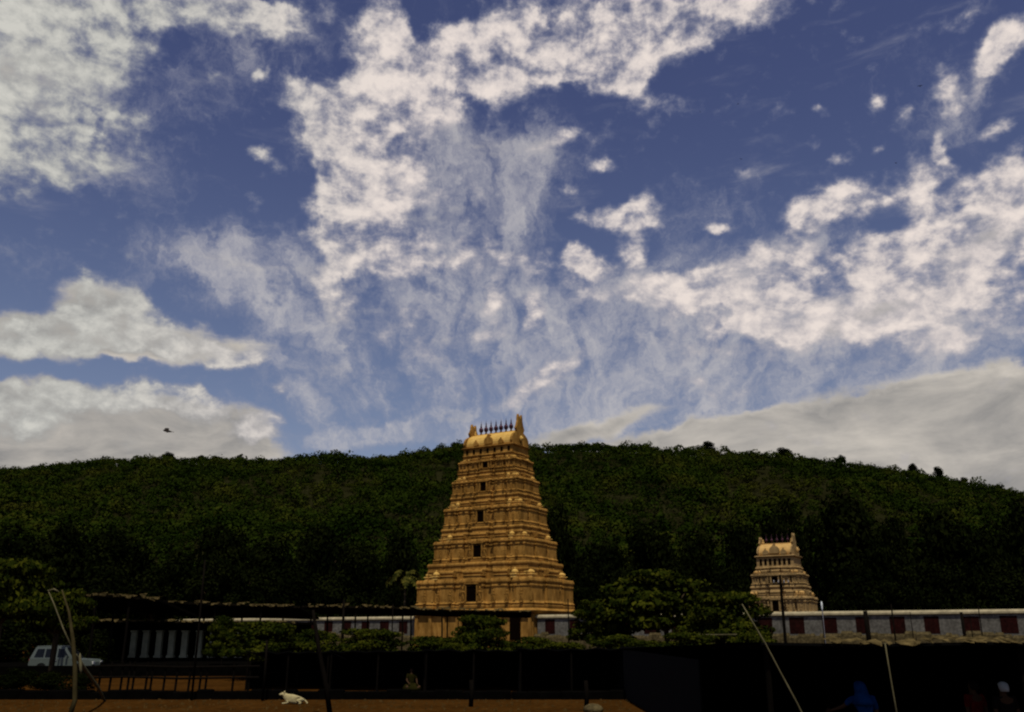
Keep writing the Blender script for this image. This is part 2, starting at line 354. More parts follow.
RIDGE_Y = 820.0
ridge_px = [(-300, 500), (-120, 478), (0, 468), (60, 464), (120, 460), (170, 458), (250, 459), (330, 458), (370, 456), (410, 452), (440, 449), (480, 447), (540, 449), (570, 447), (640, 446), (700, 449), (750, 453), (800, 457), (850, 463), (900, 470), (940, 478), (980, 487), (1024, 496), (1150, 525), (1300, 560)]
rx_ = np.array([at(px, 460, RIDGE_Y).x for px, py in ridge_px]); rz_ = np.array([at(px, py, RIDGE_Y).z for px, py in ridge_px]) - 6.0
def hill_z(X, Y):
    X = np.asarray(X, float); Y = np.asarray(Y, float)
    Xr = X * RIDGE_Y / np.clip(Y, 260, RIDGE_Y) * .92 + X * .08
    h = np.interp(Xr, rx_, rz_)
    t = np.clip((Y - 255) / (RIDGE_Y - 255), 0, 1)
    up = .72 * t + .28 * t * t * (3 - 2 * t)
    bump = (np.sin(X * .021 + 1.3) * np.sin(Y * .017 + .4) * 7 + np.sin(X * .047 + Y * .031) * 3.5 + np.sin(X * .013 - Y * .026 + 2) * 6) * np.sin(np.pi * t) ** .8
    back = np.clip((Y - RIDGE_Y) / 500, 0, 1)
    return h * up * (1 - back ** 1.5) + bump
nx, ny = 90, 60
X, Y = np.meshgrid(np.linspace(-900, 900, nx), np.linspace(250, 1330, ny)); Z = hill_z(X, Y) - 1.0
hm = bpy.data.meshes.new('hill')
hm.from_pydata(list(zip(X.ravel(), Y.ravel(), Z.ravel())), [], [(j * nx + i, j * nx + i + 1, (j + 1) * nx + i + 1, (j + 1) * nx + i) for j in range(ny - 1) for i in range(nx - 1)])
hm.polygons.foreach_set('use_smooth', [True] * len(hm.polygons)); hm.materials.append(M['hill'])
tag(link('hill', hm), kind='structure')

rng = np.random.default_rng(7)
def build_forest():
    pts = []
    y = 262.0
    while y < 905:
        sp = 6.2 + (y - 262) * .004; half = y * .66 + 25
        n = int(2 * half / sp)
        xx = np.linspace(-half, half, n) + rng.uniform(-.42, .42, n) * sp
        yy = y + rng.uniform(-.45, .45, n) * sp
        pts.append(np.stack([xx, yy], 1)); y += sp
    P = np.concatenate(pts)
    P = P[rng.random(len(P)) < .93]
    z = hill_z(P[:, 0], P[:, 1]); n = len(P)
    rr = 2.4 + 3.4 * rng.random(n) ** 1.6 * np.where(rng.random(n) < .08, 1.45, 1.0); hh = rr * rng.uniform(.75, 1.25, n)
    base = np.stack([P[:, 0], P[:, 1], z + rng.uniform(1.5, 3.5, n)], 1)
    # only the upper, viewer-side shells of the crowns carry leaves: each crown is three overlapping lobes
    k = 125; idx = np.repeat(np.arange(n), k)
    lob = rng.integers(0, 3, n * k); lo = rng.normal(size=(n, 3, 3)) * np.array([.45, .45, .25]); ls = rng.uniform(.55, .85, (n, 3))
    d = rng.normal(size=(n * k, 3)); d[:, 2] = np.abs(d[:, 2]) * .9 - .25; d /= np.linalg.norm(d, axis=1, keepdims=True)
    scl = np.stack([rr, rr, hh], 1)[idx]
    cen = base[idx] + (lo[idx, lob] + d * ls[idx, lob][:, None] * rng.normal(1, .08, n * k)[:, None]) * scl
    nor = d + rng.normal(size=(n * k, 3)) * .45
    size = rng.uniform(.34, .80, n * k) * (rr[idx] / 3.5)
    me = quads('forest', cen, nor, size, .75, rng); me.materials.append(M['far_leaf'])
    tag(link('forest', me), kind='stuff')
build_forest()

# ------------------------------------------------------------ trees
def crown_lobes(rng, r, h, n, flat=.5, z0=0):
    out = []
    for i in range(n):
        a_ = rng.uniform(0, 2 * math.pi); q = math.sqrt(rng.uniform(0, 1)) * .72; zz = rng.uniform(.12, .92)
        taper = 1 - max(0, zz - .45) * 1.15
        s_ = rng.uniform(.42, .72) * (16 / n) ** .5 * .72
        out.append((math.cos(a_) * q * r * taper, math.sin(a_) * q * r * taper, z0 + zz * h * .9, s_ * r, s_ * r, s_ * r * flat))
    out.append((0, 0, z0 + h * .45, r * .5, r * .5, h * .35))
    return out
def make_tree(name, seed, r, h, trunk, nl, size, leaf, n=16, flat=.6, inner=.25, loc=(0, 0, 0)):
    rg = np.random.default_rng(seed); root = empty(name, loc)
    L_ = crown_lobes(rg, r, h, n, flat, trunk)
    cen, nor, s_ = lobes_to_leaves(L_, nl, size, rg, inner)
    me = quads('crown', cen, nor, s_, .62, rg); me.materials.append(leaf); link('crown', me, root)
    t = MB(); w = .035 * (h + trunk)
    mid = Vector((rg.uniform(-.2, .2) * w * 3, rg.uniform(-.2, .2) * w * 3, trunk * .6)); top = Vector((rg.uniform(-1, 1) * w, 0, trunk + h * .3))
    t.tube([(0, 0, -.1), mid, top], [w, w * .75, w * .4], 8)
    for q in L_[:8]: t.tube([mid.lerp(top, .5), (Vector(q[:3]) + top) / 2 + Vector((0, 0, -.05 * h)), Vector(q[:3])], [w * .42, w * .28, w * .08], 6)
    t.build('trunk', M['bark'], root, True)
    return root
protos = {}
for i in range(4):
    protos['dark', i] = [100 + i, None]
def place_tree(kind, i, px, ytop, Y, wpx, label, group, name, base_r, base_h, base_t, **kw):
    """first use builds the tree; later ones copy it"""
    p = at(px, ytop, Y); w = wpx * Y / 930; ht = p.z
    key = (kind, i)
    if key not in built:
        built[key] = make_tree(name, 100 + i + (50 if kind != 'dark' else 0), base_r, base_h, base_t, **kw); o = built[key]
    else: o = copy_tree(built[key])
    sx = w / 2 / base_r; sz = ht / (base_h * .95 + base_t)
    o.name = name; o.location = (p.x, Y, 0); o.scale = (sx, sx, sz); o.rotation_euler = (0, 0, (px * 1.7) % 6.28)
    tag(o, label, 'tree', group)
    return o
built = {}
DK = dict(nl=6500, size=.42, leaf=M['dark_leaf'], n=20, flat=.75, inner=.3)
far_trees = [
 (15, 528, 200, 90, 'dark broad tree at the foot of the hill, leftmost against the frame edge'),
 (72, 520, 215, 80, 'dark rounded tree at the hill foot above the tall forked post'),
 (125, 532, 200, 85, 'dark tree behind the pillared verandah, above the silver car bonnet'),
 (180, 548, 195, 70, 'low dark tree at the hill foot above the white pillars'),
 (228, 520, 210, 70, 'dark upright tree rising over the right end of the white pillars'),
 (275, 535, 195, 75, 'wide black-green tree behind the long canopy, right of the verandah'),
 (322, 522, 215, 70, 'dark tree with a peaked crown midway between verandah and great tower'),
 (362, 545, 190, 66, 'dense dark tree just left of the palm beside the great tower'),
 (398, 530, 200, 60, 'tall dark tree behind the palm at the left flank of the great tower'),
 (440, 575, 185, 60, 'dark tree mostly hidden behind the left base of the great tower'),
 (560, 505, 205, 60, 'tall dark tree touching the right flank of the great tower'),
 (604, 538, 195, 72, 'dark tree above the striped wall right of the great tower'),
 (650, 525, 210, 74, 'dark rounded tree behind the wide olive rain tree'),
 (700, 530, 200, 70, 'dark tree between the rain tree and the small tower'),
 (742, 518, 205, 62, 'dark tree touching the left flank of the small tower'),
 (785, 500, 215, 66, 'dark tree rising straight behind the small tower roof'),
 (838, 490, 200, 96, 'largest black-green tree, right of the small tower'),
 (884, 522, 190, 60, 'dark tree over the wall between the two largest right-hand crowns'),
 (930, 506, 200, 88, 'broad dark tree behind the striped wall, second largest crown at right'),
 (980, 520, 190, 70, 'dark tree behind the striped wall near its right end'),
 (1022, 500, 205, 76, 'dark tree cut by the right frame edge above the wall'),
 (1075, 505, 205, 90, 'dark tree beyond the right end of the striped wall'),
 (-50, 520, 205, 90, 'dark tree beyond the left frame edge at the hill foot')]
for i, (px, yt, Y_, w_, lb) in enumerate(far_trees):
    if not -10 < px < 1060: continue
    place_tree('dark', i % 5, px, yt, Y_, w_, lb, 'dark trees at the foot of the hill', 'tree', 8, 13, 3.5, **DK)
# lower dark understorey that closes the hill foot
fill = [(40, 560, 178, 70), (100, 565, 180, 76), (158, 568, 176, 70), (215, 560, 182, 70), (255, 568, 175, 66), (300, 562, 180, 70), (345, 572, 176, 66), (385, 575, 174, 50),
        (585, 572, 180, 56), (628, 565, 178, 60), (676, 560, 182, 60), (720, 570, 176, 56), (850, 560, 178, 66), (895, 565, 176, 60), (945, 562, 178, 66), (1000, 568, 176, 66)]
for i, (px, yt, Y_, w_) in enumerate(fill):
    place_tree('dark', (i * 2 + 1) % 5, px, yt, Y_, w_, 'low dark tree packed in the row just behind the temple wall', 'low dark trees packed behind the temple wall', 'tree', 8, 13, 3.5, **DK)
for i, (px, w_, yt, Y_) in enumerate([(18, 46, 668, 46.5), (52, 44, 671, 45.5), (84, 30, 674, 46)]):  # bushes added to darken ground that lies in tree shade
    p = at(px, yt, Y_); o = copy_tree(built['dark', i]); o.name = 'bush'; r_ = w_ * Y_ / 930 / 2
    o.location = (p.x, Y_, -.25 * p.z); o.scale = (r_ / 8, r_ / 8, p.z * 1.25 / 15.8); tag(o, ['dark low bush behind the kerb at the left frame edge', 'dark low bush behind the kerb left of the forked post', 'small dark bush behind the kerb right of the forked post'][i], 'bush', 'dark bushes behind the kerb')
for i, (px, w_, yt, Y_, lb) in enumerate([(8, 95, 618, 74, 'black-green bush mass behind the car at the left frame edge'), (58, 90, 622, 72, 'black-green bush mass right behind the silver car'), (100, 60, 628, 73.5, 'black-green bush mass between the silver car and the pillars')]):  # bushes added to hide lit ground so the area reads black
    p = at(px, yt, Y_); o = copy_tree(built['dark', i + 1]); o.name = 'bush'; r_ = w_ * 1.15 * Y_ / 930 / 2
    o.location = (p.x, Y_, -.3 * p.z); o.scale = (r_ / 8, r_ / 8 * .6, p.z * 1.3 / 15.8); tag(o, lb, 'bush', 'black-green bushes behind the car')
# the few crowns that stand up from the ridge line
RG = [(168, 452, 16, 'small crown standing up on the ridge below the flying bird'), (202, 455, 12, 'tiny crown on the ridge, right of the one below the bird'), (458, 443, 22, 'crown on the ridge touching the great tower roof on its left'),
      (706, 441, 20, 'tallest round crown on the ridge between the towers'), (784, 447, 20, 'round crown on the ridge above the small tower'), (840, 455, 13, 'small crown on the ridge, right of the one above the small tower'),
      (912, 463, 11, 'narrow crown on the descending ridge, upper of three'), (938, 467, 14, 'pointed crown on the descending ridge, middle of three'), (962, 477, 11, 'small crown low on the descending ridge, rightmost')]
for i, (px, yt, w_, lb) in enumerate(RG):
    p = at(px, yt, RIDGE_Y); zb = float(hill_z(p.x, RIDGE_Y)); hgt = p.z - zb
    key = ('dark', i % 5); o = copy_tree(built[key]); r_ = w_ * RIDGE_Y / 930 / 2
    o.name = 'ridge_tree'; o.location = (p.x, RIDGE_Y, zb); o.scale = (r_ / 8, r_ / 8, hgt / 15.8); tag(o, lb, 'tree', 'crowns standing up along the ridge')

NR = dict(nl=8500, size=.16, leaf=M['near_leaf'], n=44, flat=.26, inner=.2)
near_trees = [
 (2, 10, 556, 52, 110, 'olive layered tree cut by the left frame edge'),
 (1, 62, 585, 58, 66, 'loose olive bush tree above the silver car'),
 (0, 662, 566, 92, 128, 'wide olive rain tree between the two towers'),
 (1, 596, 596, 96, 60, 'small olive tree in front of the short wall right of the great tower'),
 (2, 726, 588, 84, 90, 'spreading olive tree left of the small tower behind the leaning bamboo'),
 (2, 483, 612, 62, 66, 'small bright olive tree before the great tower doorway'),
 (0, 262, 618, 58, 84, 'low olive tree in front of the canopy, right of the white pillars'),
 (1, 318, 626, 60, 60, 'low olive tree behind the dark slanting post'),
 (2, 372, 626, 58, 74, 'low olive tree under the pale wall coping'),
 (0, 428, 634, 60, 60, 'low olive tree left of the bright one at the tower doorway'),
 (1, 536, 634, 60, 60, 'low dim olive tree right of the bright one at the tower doorway'),
 (0, 612, 632, 56, 70, 'low dim olive tree below the end of the short wall'),
 (2, 690, 630, 56, 80, 'low dim olive tree under the wide rain tree'),
 (2, 565, 640, 52, 60, 'low ragged olive tree poking above the stall roofs near the great tower corner'),
 (1, 646, 637, 51, 64, 'low ragged olive tree at the left end of the big dark shelter'),
 (0, 752, 628, 50, 60, 'low olive tree directly behind the tip of the leaning bamboo pole'),
 (1, 458, 640, 53, 50, 'low ragged olive tree under the bright one at the tower doorway'),
 (1, 226, 612, 66, 34, 'thin olive sapling at the right end of the white pillars')]
for (i, px, yt, Y_, w_, lb) in near_trees:
    tall = px < 100; w_ = w_ * 1.3
    place_tree('tall' if tall else 'near', i, px, yt, Y_, w_, lb, 'olive trees in front of the temple wall', 'tree', 4, 4.2 if not tall else 3.0, 1.3 if not tall else 2.6, **NR)

def palm(px, ytop, Y, label):
    p = at(px, ytop, Y); root = empty('palm_tree', (p.x, Y, 0)); h = p.z - 2.5; rg = np.random.default_rng(int(px))
    t = MB(); t.tube([(0, 0, -.1), (.25, 0, h * .5), (.1, 0, h)], [.28, .2, .16], 8); t.build('trunk', M['bark'], root, True)
    f = MB()
    for k in range(15):
        a_ = k * 2.4 + rg.uniform(0, .4); d = Vector((math.cos(a_), math.sin(a_), 0)); L_ = rg.uniform(3.2, 4.2); up = rg.uniform(.0, 1.5)
        side = Vector((-d.y, d.x, 0)); prev = None
        for s_ in range(9):
            u = s_ / 8; c = Vector((.1, 0, h)) + d * L_ * u + Vector((0, 0, up * math.sin(u * 2.2) * 1.4 - u * u * 2.4))
            if prev is not None:
                w_ = .75 * math.sin(max(.1, u) * 2.9) + .1
                for sg in (-1, 1):
                    f.add([prev, c, c + side * sg * w_ - d * .1 + Vector((0, 0, -.35 * w_)), prev + side * sg * w_ * .9 - d * -.25 + Vector((0, 0, -.45 * w_))], [(0, 1, 2, 3)])
            prev = c
    me = f.mesh('crown'); me.materials.append(M['palm_leaf']); link('crown', me, root)
    return tag(root, label, 'palm')
palm(405, 562, 168, 'coconut palm with yellowing fronds at the left flank of the great tower')
palm(560, 600, 172, 'short palm behind the right corner of the great tower')

# ------------------------------------------------------------ gopurams
TEMPLE_RZ = R(-31)
KUTA = None
def shrine_mesh():
    b = MB()
    b.rect(0, 0, .82, .82, [(0, 0), (.06, .03), (.06, .1), (0, .14), (0, .42), (.12, .46), (.1, .54), (-.06, .58), (-.08, .66)])
    b.lathe([(.44, .66), (.52, .76), (.5, .92), (.36, 1.1), (.16, 1.2), (.08, 1.24), (.13, 1.32), (.04, 1.46), (.01, 1.5)], n=10)
    return b.mesh('miniature_shrine')
def sala_mesh():
    b = MB()
    b.rect(0, 0, 1.5, .7, [(0, 0), (.06, .03), (.06, .1), (0, .14), (0, .42), (.12, .46), (.1, .54), (-.06, .58), (-.08, .66)])
    prof = [(.40 * math.sin(t), .66 + .30 - .36 * math.cos(t)) for t in [0.35 + i * (math.pi - .35) / 7 for i in range(8)]]
    poly = prof + [(-y, z) for y, z in reversed(prof)]
    V = [(-.8, y, z) for y, z in poly] + [(.8, y, z) for y, z in poly]; n = len(poly)
    b.add(V, [tuple(range(n)), tuple(range(2 * n - 1, n - 1, -1))] + [(i, (i + 1) % n, n + (i + 1) % n, n + i) for i in range(n)])
    for x in (-.5, 0, .5): b.lathe([(.06, 1.30), (.1, 1.38), (.03, 1.5)], (x, 0, 0), 6)
    return b.mesh('miniature_roof')
def figure_mesh():
    b = MB()   # a standing stucco guardian
    b.rect(0, 0, .5, .3, [(0, 0), (0, .1), (-.04, .12)])
    for s_ in (-1, 1): b.tube([(s_ * .1, 0, .1), (s_ * .12, -.03, .42), (s_ * .08, 0, .78)], [.06, .08, .1], 6)
    b.tube([(0, 0, .72), (0, 0, .95), (0, 0, 1.2), (0, 0, 1.32)], [.14, .12, .17, .07], 8)
    for s_ in (-1, 1): b.tube([(s_ * .16, 0, 1.2), (s_ * .3, -.06, .98), (s_ * .26, -.16, 1.18)], [.06, .05, .04], 6)
    b.blob((0, -.01, 1.43), (.1, .11, .13), 8, 5); b.lathe([(.11, 1.5), (.12, 1.56), (.05, 1.72), (.01, 1.76)], n=8)
    return b.mesh('statue')
shrine_me, sala_me, figure_me = shrine_mesh(), sala_mesh(), figure_mesh()

def gopuram(name, loc, tiers, base, neck, roof, wallm, litm, label, nkal, door=True):
    """tiers: [(W, D, z0, z1)], base (W, D, h), neck (W, D, z0, z1), roof (L, D, z0, zridge, zhorn)"""
    root = empty(name, loc, TEMPLE_RZ); tag(root, label, 'tower')
    me_sh, me_sa, me_fi = (m_.copy() for m_ in (shrine_me, sala_me, figure_me))
    me_sh.materials.append(litm); me_sa.materials.append(wallm)
    me_fi.materials.append(wallm)
    W, D, H = base; b = MB()
    b.rect(0, 0, W, D, [(.5, 0), (.5, .5), (.3, .6), (.35, .9), (.1, 1.1), (.1, 1.4), (0, 1.5), (0, H - .9), (.15, H - .85), (.5, H - .55), (.6, H - .35), (.2, H - .1), (0, H)])
    for sx in np.linspace(-W / 2 + .5, W / 2 - .5, 9):
        if abs(sx) < 2.0 and door: continue
        for sg in (-1, 1): b.rect(sx, sg * (D / 2 + .05), .5, .35, [(.05, 1.45), (0, 1.6), (0, H - 1.2), (.12, H - 1.0), (.12, H - .87)])
    bo = b.build('base', wallm, root)
    if door:
        f = MB()
        for sx in (-1, 1): f.box((sx * 1.75, -D / 2 - .28, 2.3), (.45, .5, 4.6))
        f.box((0, -D / 2 - .28, 4.85), (4.3, .56, .5)); fo = f.build('door_frame', wallm, bo)
        MB().box((0, -D / 2 - .12, 2.3), (3.05, .2, 4.55)).build('doorway', M['recess'], bo)
        MB().box((W * .36, -D / 2 - .14, 3.5), (1.7, .3, 3.4)).build('niche', M['recess'], bo)
    for ti, (W, D, z0, z1) in enumerate(tiers):
        h = z1 - z0; b = MB(); Wn = (tiers[ti + 1][0] if ti + 1 < len(tiers) else neck[0]); Dn = (tiers[ti + 1][1] if ti + 1 < len(tiers) else neck[1])
        zc = z0 + h * .60
        def prof(k, grow=1.0):
            e_ = k * .017
            return [(.14, z0 + e_), (.18, z0 + .045 * h + e_), (.10, z0 + .07 * h + e_), (.22, z0 + .10 * h + e_), (.05, z0 + .13 * h + e_), (0, z0 + .15 * h + e_),
                    (0, z0 + .44 * h + e_), (.1, z0 + .455 * h + e_), (.1, z0 + .48 * h + e_), (.02, z0 + .50 * h + e_), (.15, z0 + .535 * h + e_), (.19, z0 + .56 * h + e_), (.14, z0 + .60 * h + e_), (.05, zc + .03 * h + e_)]
        core_w, core_d = W - .7, D - .7
        b.rect(0, 0, core_w, core_d, prof(0))
        # upper storey, its bays standing over those below
        mw, md = (W + Wn) / 2 - .55, (D + Dn) / 2 - .5
        def up(k): e_ = k * .013; return [(0, zc - .1), (0, z1 - .22 * h + e_), (.08, z1 - .20 * h + e_), (.08, z1 - .17 * h + e_), (0, z1 - .15 * h + e_), (.0, z1 - .10 * h + e_), (.12, z1 - .065 * h + e_), (.14, z1 - .04 * h + e_), (.05, z1 - .01 * h + e_), (0, z1 + .02 + e_)]
        b.rect(0, 0, mw - .5, md - .5, up(0))
        bw = W * .15
        spots = [(-W / 2 + bw / 2, 0), (W / 2 - bw / 2, 1), (-W * .235, 2), (W * .235, 3), (0, 4)]
        for (cx, k) in spots:
            for sg in (-1, 1):
                ww = bw if k < 2 else (bw * .95 if k < 4 else W * .20)
                dd = bw if k < 2 else .9
                ext = .0 if k < 4 else .2
                b.rect(cx, sg * (D / 2 - dd / 2 + ext), ww, dd, prof(1 + k))
                b.rect(cx * mw / W, sg * (md / 2 - dd / 2 + ext), ww * .9, dd, up(1 + k))
                for s2 in (-1, 1): b.rect(cx + s2 * (ww / 2 - .14), sg * (D / 2 + ext + .03), .2, .2, [(.03, z0 + .16 * h), (0, z0 + .2 * h), (0, z0 + .40 * h), (.06, z0 + .43 * h)])
                for s2 in (-1, 0, 1): b.rect(cx * mw / W + s2 * (ww * .45 - .16), sg * (md / 2 + ext + .02), .16, .14, [(.03, zc), (0, zc + .1), (0, z1 - .27 * h), (.05, z1 - .24 * h)])
        for sg in (-1, 1):
            b.rect(sg * (W / 2 - .3), 0, .7, D * .3, prof(7)); b.rect(sg * (mw / 2 - .3), 0, .7, D * .27, up(7))
            for s2 in (-1, 1): b.rect(sg * (W / 2 - .42), s2 * D * .25, .5, D * .09, prof(9)); b.rect(sg * (mw / 2 - .4), s2 * D * .22, .5, D * .08, up(9))
        for cx in np.linspace(-W / 2 + bw + .25, W / 2 - bw - .25, 12):   # pilasters in the recesses
            if abs(cx) < W * .11: continue
            for sg in (-1, 1): b.rect(cx, sg * (core_d / 2 + .04), .16, .16, [(.04, z0 + .15 * h), (0, z0 + .18 * h), (0, z0 + .41 * h), (.07, z0 + .44 * h)])
        # horseshoe gables studding the cornice, part of its moulding
        gb = b
        for cx in np.linspace(-W / 2 + .5, W / 2 - .5, 13):
            poly = [(cx + .26 * math.cos(t) * (1 if t < 2 else 1), zc - .03 * h + .26 * math.sin(t)) for t in [-.4 + i * (math.pi + .8) / 8 for i in range(9)]]
            poly.insert(5, (cx, zc - .03 * h + .44))
            for sg in (-1, 1): gb.prism(poly, sg * (D / 2 + .10), sg * (D / 2 + .30) if abs(cx) > W * .11 else sg * (D / 2 + .50))
        to = b.build('tier', wallm, root)
        # window with its frame
        ww, wh = max(1.0, W * .088), h * .36
        for sg in (-1, 1):
            yy = sg * (D / 2 + .24)
            MB().box((0, yy, z0 + .15 * h + wh / 2 + .05), (ww, .12, wh)).build('window', M['recess'], to)
            f = MB()
            for s2 in (-1, 1): f.box((s2 * (ww / 2 + .12), yy + sg * .06, z0 + .15 * h + wh / 2 + .05), (.22, .3, wh + .1))
            f.box((0, yy + sg * .08, z0 + .15 * h + wh + .16), (ww + .7, .42, .2)); f.build('window_frame', wallm, to)
        sc_ = h * .15
        pl = [(sx * (W / 2 - bw / 2), sy * (D / 2 - bw / 2), me_sh, bw * .7, 0) for sx in (-1, 1) for sy in (-1, 1)]
        pl += [(sx * W * .235, sy * (D / 2 - .42), me_sa, W * .075, 0) for sx in (-1, 1) for sy in (-1, 1)]
        pl += [(0, sy * (D / 2 - .25), me_sa, W * .105, 0) for sy in (-1, 1)]
        pl += [(sx * (W / 2 - .35), 0, me_sa, D * .13, 1) for sx in (-1, 1)]
        pl += [(sx * W * .345, sy * (D / 2 - .5), me_sh, W * .05, 0) for sx in (-1, 1) for sy in (-1, 1)]
        for (x, y, me, s_, rot) in pl:
            o = link('miniature_shrine', me, to, (x, y, zc + .035 * h)); o.scale = (s_, min(s_, 1.2), sc_); o.rotation_euler = (0, 0, R(90) * rot)
        for sx in (-1, 1):
            o = link('statue', me_fi, to, (sx * (ww / 2 + .62), -D / 2 - .42, z0 + .12 * h)); o.scale = (h * .2,) * 3
            for q in (.19, .3, .42):
                o = link('statue', me_fi, to, (sx * W * q, -D / 2 - .32, z0 + .12 * h)); o.scale = (h * .155,) * 3
    # neck with niches
    W, D, z0, z1 = neck; b = MB()
    b.rect(0, 0, W, D, [(.1, z0), (.1, z0 + .15), (0, z0 + .2), (0, z1 - .3), (.25, z1 - .2), (.3, z1 - .06), (.05, z1 + .05)])
    nk = b.build('neck', wallm, root)
    for cx in np.linspace(-W / 2 + .7, W / 2 - .7, 7):
        MB().box((cx, -D / 2 - .02, (z0 + z1) / 2 - .05), (.38, .14, (z1 - z0) * .5)).build('niche', M['recess'], nk)
    # barrel roof with a horseshoe section
    L_, D, z0, z1, zh = roof; b = MB(); hh = z1 - z0
    half = [(.90, 0), (.96, .12), (.97, .28), (.92, .45), (.80, .64), (.58, .80), (.30, .93), (.07, 1.0)]
    poly = [(y * D / 2, z0 + z * hh) for y, z in half] + [(-y * D / 2, z0 + z * hh) for y, z in reversed(half)]
    n = len(poly)
    xs_ = np.linspace(-L_ / 2, L_ / 2, 2)
    V = [(x, y, z) for x in xs_ for y, z in poly]
    b.add(V, [tuple(range(n)), tuple(range(2 * n - 1, n - 1, -1))] + [(i, (i + 1) % n, n + (i + 1) % n, n + i) for i in range(n)])
    b.box((0, 0, z1 + .04), (L_ * .96, .34, .16)); b.rect(0, 0, L_ - .1, D * .86, [(.1, z0 - .25), (.3, z0 - .12), (.25, z0 + .06), (0, z0 + .1)])
    ro = b.build('roof', litm, root)
    # central and side dormer gables
    for cx, k in ((0, 1.0), (-L_ * .28, .6), (L_ * .28, .6)):
        gpoly = [(cx + .8 * k * math.cos(t), z0 + .75 * k + .8 * k * math.sin(t)) for t in [-.5 + i * (math.pi + 1.0) / 10 for i in range(11)]]; gpoly.insert(6, (cx, z0 + 2.0 * k))
        for sg in (-1, 1):
            MB().prism(gpoly, sg * D * .3, sg * (D / 2 + .22)).build('gable', wallm, ro)
    # flame-topped end arches
    for sg in (-1, 1):
        ww = D / 2 + .25; zt = zh
        side = [(.80, -.3), (.98, .0), (1.06, .22), (1.02, .45), (.86, .64), (.62, .78), (.40, .88)]
        zt = z1 + (zh - z1) * (1 if sg > 0 else .72)
        pr = [(y * ww, z0 + z * hh) for y, z in side] + [(.52 * ww, z1 + (zt - z1) * .10), (.38 * ww, z1 + (zt - z1) * .32), (.28 * ww, z1 + (zt - z1) * .58), (.27 * ww, z1 + (zt - z1) * .78), (.20 * ww, zt), (.10 * ww, z1 + (zt - z1) * .82), (0, z1 + (zt - z1) * .72)]
        pr = pr + [(-y, z) for y, z in reversed(pr[:-1])]
        mt = Matrix(((0, 1, 0, 0), (1, 0, 0, 0), (0, 0, 1, 0), (0, 0, 0, 1)))
        x0 = sg * (L_ / 2 - .05); b = MB(); b.prism(pr, x0 + sg * .05, x0 + sg * .05 * L_, mt); ea = b.build('end_arch', wallm, ro)
        b = MB(); b.lathe([(.42, 0), (.5, .1), (.42, .2), (.2, .3), (.05, .42)], (0, 0, 0), 12, mtx=Matrix.Translation((x0 + sg * .54, 0, z0 + hh * .45)) @ Matrix.Rotation(R(90) * sg, 4, 'Y')); b.build('medallion', litm, ea)
        o = MB().lathe([(.2, 0), (.24, .2), (.14, .35), (.16, .5), (.07, .7), (.02, .8)], (x0 - sg * .2, 0, z1 + .05), 8).build('horn_finial', litm, ea)
    kal = MB().lathe([(.16, 0), (.2, .08), (.1, .16), (.12, .24), (.30, .42), (.34, .6), (.26, .82), (.1, .95), (.16, 1.04), (.07, 1.16), (.09, 1.3), (.03, 1.55), (.01, 1.8)], n=10)
    km = kal.mesh('finial', True); km.materials.append(M['kalasha'])
    sk = 1.3 if nkal == 7 else .85
    for k in range(nkal):
        o = link('finial', km, root, ((k - (nkal - 1) / 2) * (L_ * .68 / (nkal - 1)), 0, z1 + .1)); o.scale = (sk * .85, sk * .85, sk)
    return root

gopuram('temple_tower', (-2.65, 148, 0),
        [(20.8, 12.9, 6.3, 13.2), (16.7, 9.9, 13.2, 18.7), (14.2, 8.2, 18.7, 23.8), (12.2, 6.8, 23.8, 27.8), (10.6, 5.7, 27.8, 30.5)],
        (21.3, 13.2, 6.3), (9.4, 5.0, 30.5, 31.9), (8.6, 4.6, 31.9, 34.4, 37.1), M['plaster'], M['plaster_gold'],
        'great ochre temple gateway tower with many carved storeys and seven dark finials', 7)
gopuram('temple_tower', (43.0, 150, 0),
        [(9.2, 7.1, 5.3, 9.9), (7.4, 5.7, 9.9, 12.8)],
        (9.6, 7.4, 5.3), (5.9, 4.5, 12.8, 14.6), (5.1, 4.1, 14.6, 16.6, 18.2), M['plaster_pale'], M['pale_gold'],
        'small tan temple gateway tower behind the utility pole', 5)

# ------------------------------------------------------------ compound wall: whitewash with maroon stripes and pale coping
DIRV = Vector((math.cos(TEMPLE_RZ), math.sin(TEMPLE_RZ), 0)); FN = Vector((math.sin(TEMPLE_RZ), -math.cos(TEMPLE_RZ), 0))
def compound_wall(x0, x1, label, z=4.85):
    root = empty('compound_wall', Vector((-2.65, 148, 0)) + FN * 5.5, TEMPLE_RZ)
    MB().box(((x0 + x1) / 2, 0, z / 2), (x1 - x0, .6, z)).build('wall', M['white'], root)
    MB().rect((x0 + x1) / 2, 0, x1 - x0, .6, [(.0, z - .05), (.22, z + .02), (.22, z + .22), (.08, z + .42), (-.1, z + .46)]).build('coping', M['coping'], root)
    rb = MB(); rg = random.Random(int(x0)); xx = x0
    while xx < x1 - .6:
        L_ = rg.uniform(.5, 1.6); hh_ = rg.uniform(2.35, 3.05); rb.rect(xx + L_ / 2, -.9, L_ - .02, 1.0 + rg.uniform(-.3, .3), [(0, 0), (0, hh_ - .3), (-.12, hh_)]); xx += L_
    rb.build('plinth', M['stone'], root)
    x = x0 + 1.2
    while x + 1.6 < x1:
        MB().box((x + .8 + rg.uniform(-.12, .12), -.31, 3.65), (1.75 + rg.uniform(-.2, .15), .03, 1.9 + rg.uniform(-.1, .1))).build('painted_stripe', M['redstripe'], root); x += 3.9
    return tag(root, label, 'wall')
compound_wall(10.9, 84, 'white temple wall with maroon stripes running right of the great tower')
compound_wall(-70, -10.9, 'white temple wall with maroon stripes left of the great tower')

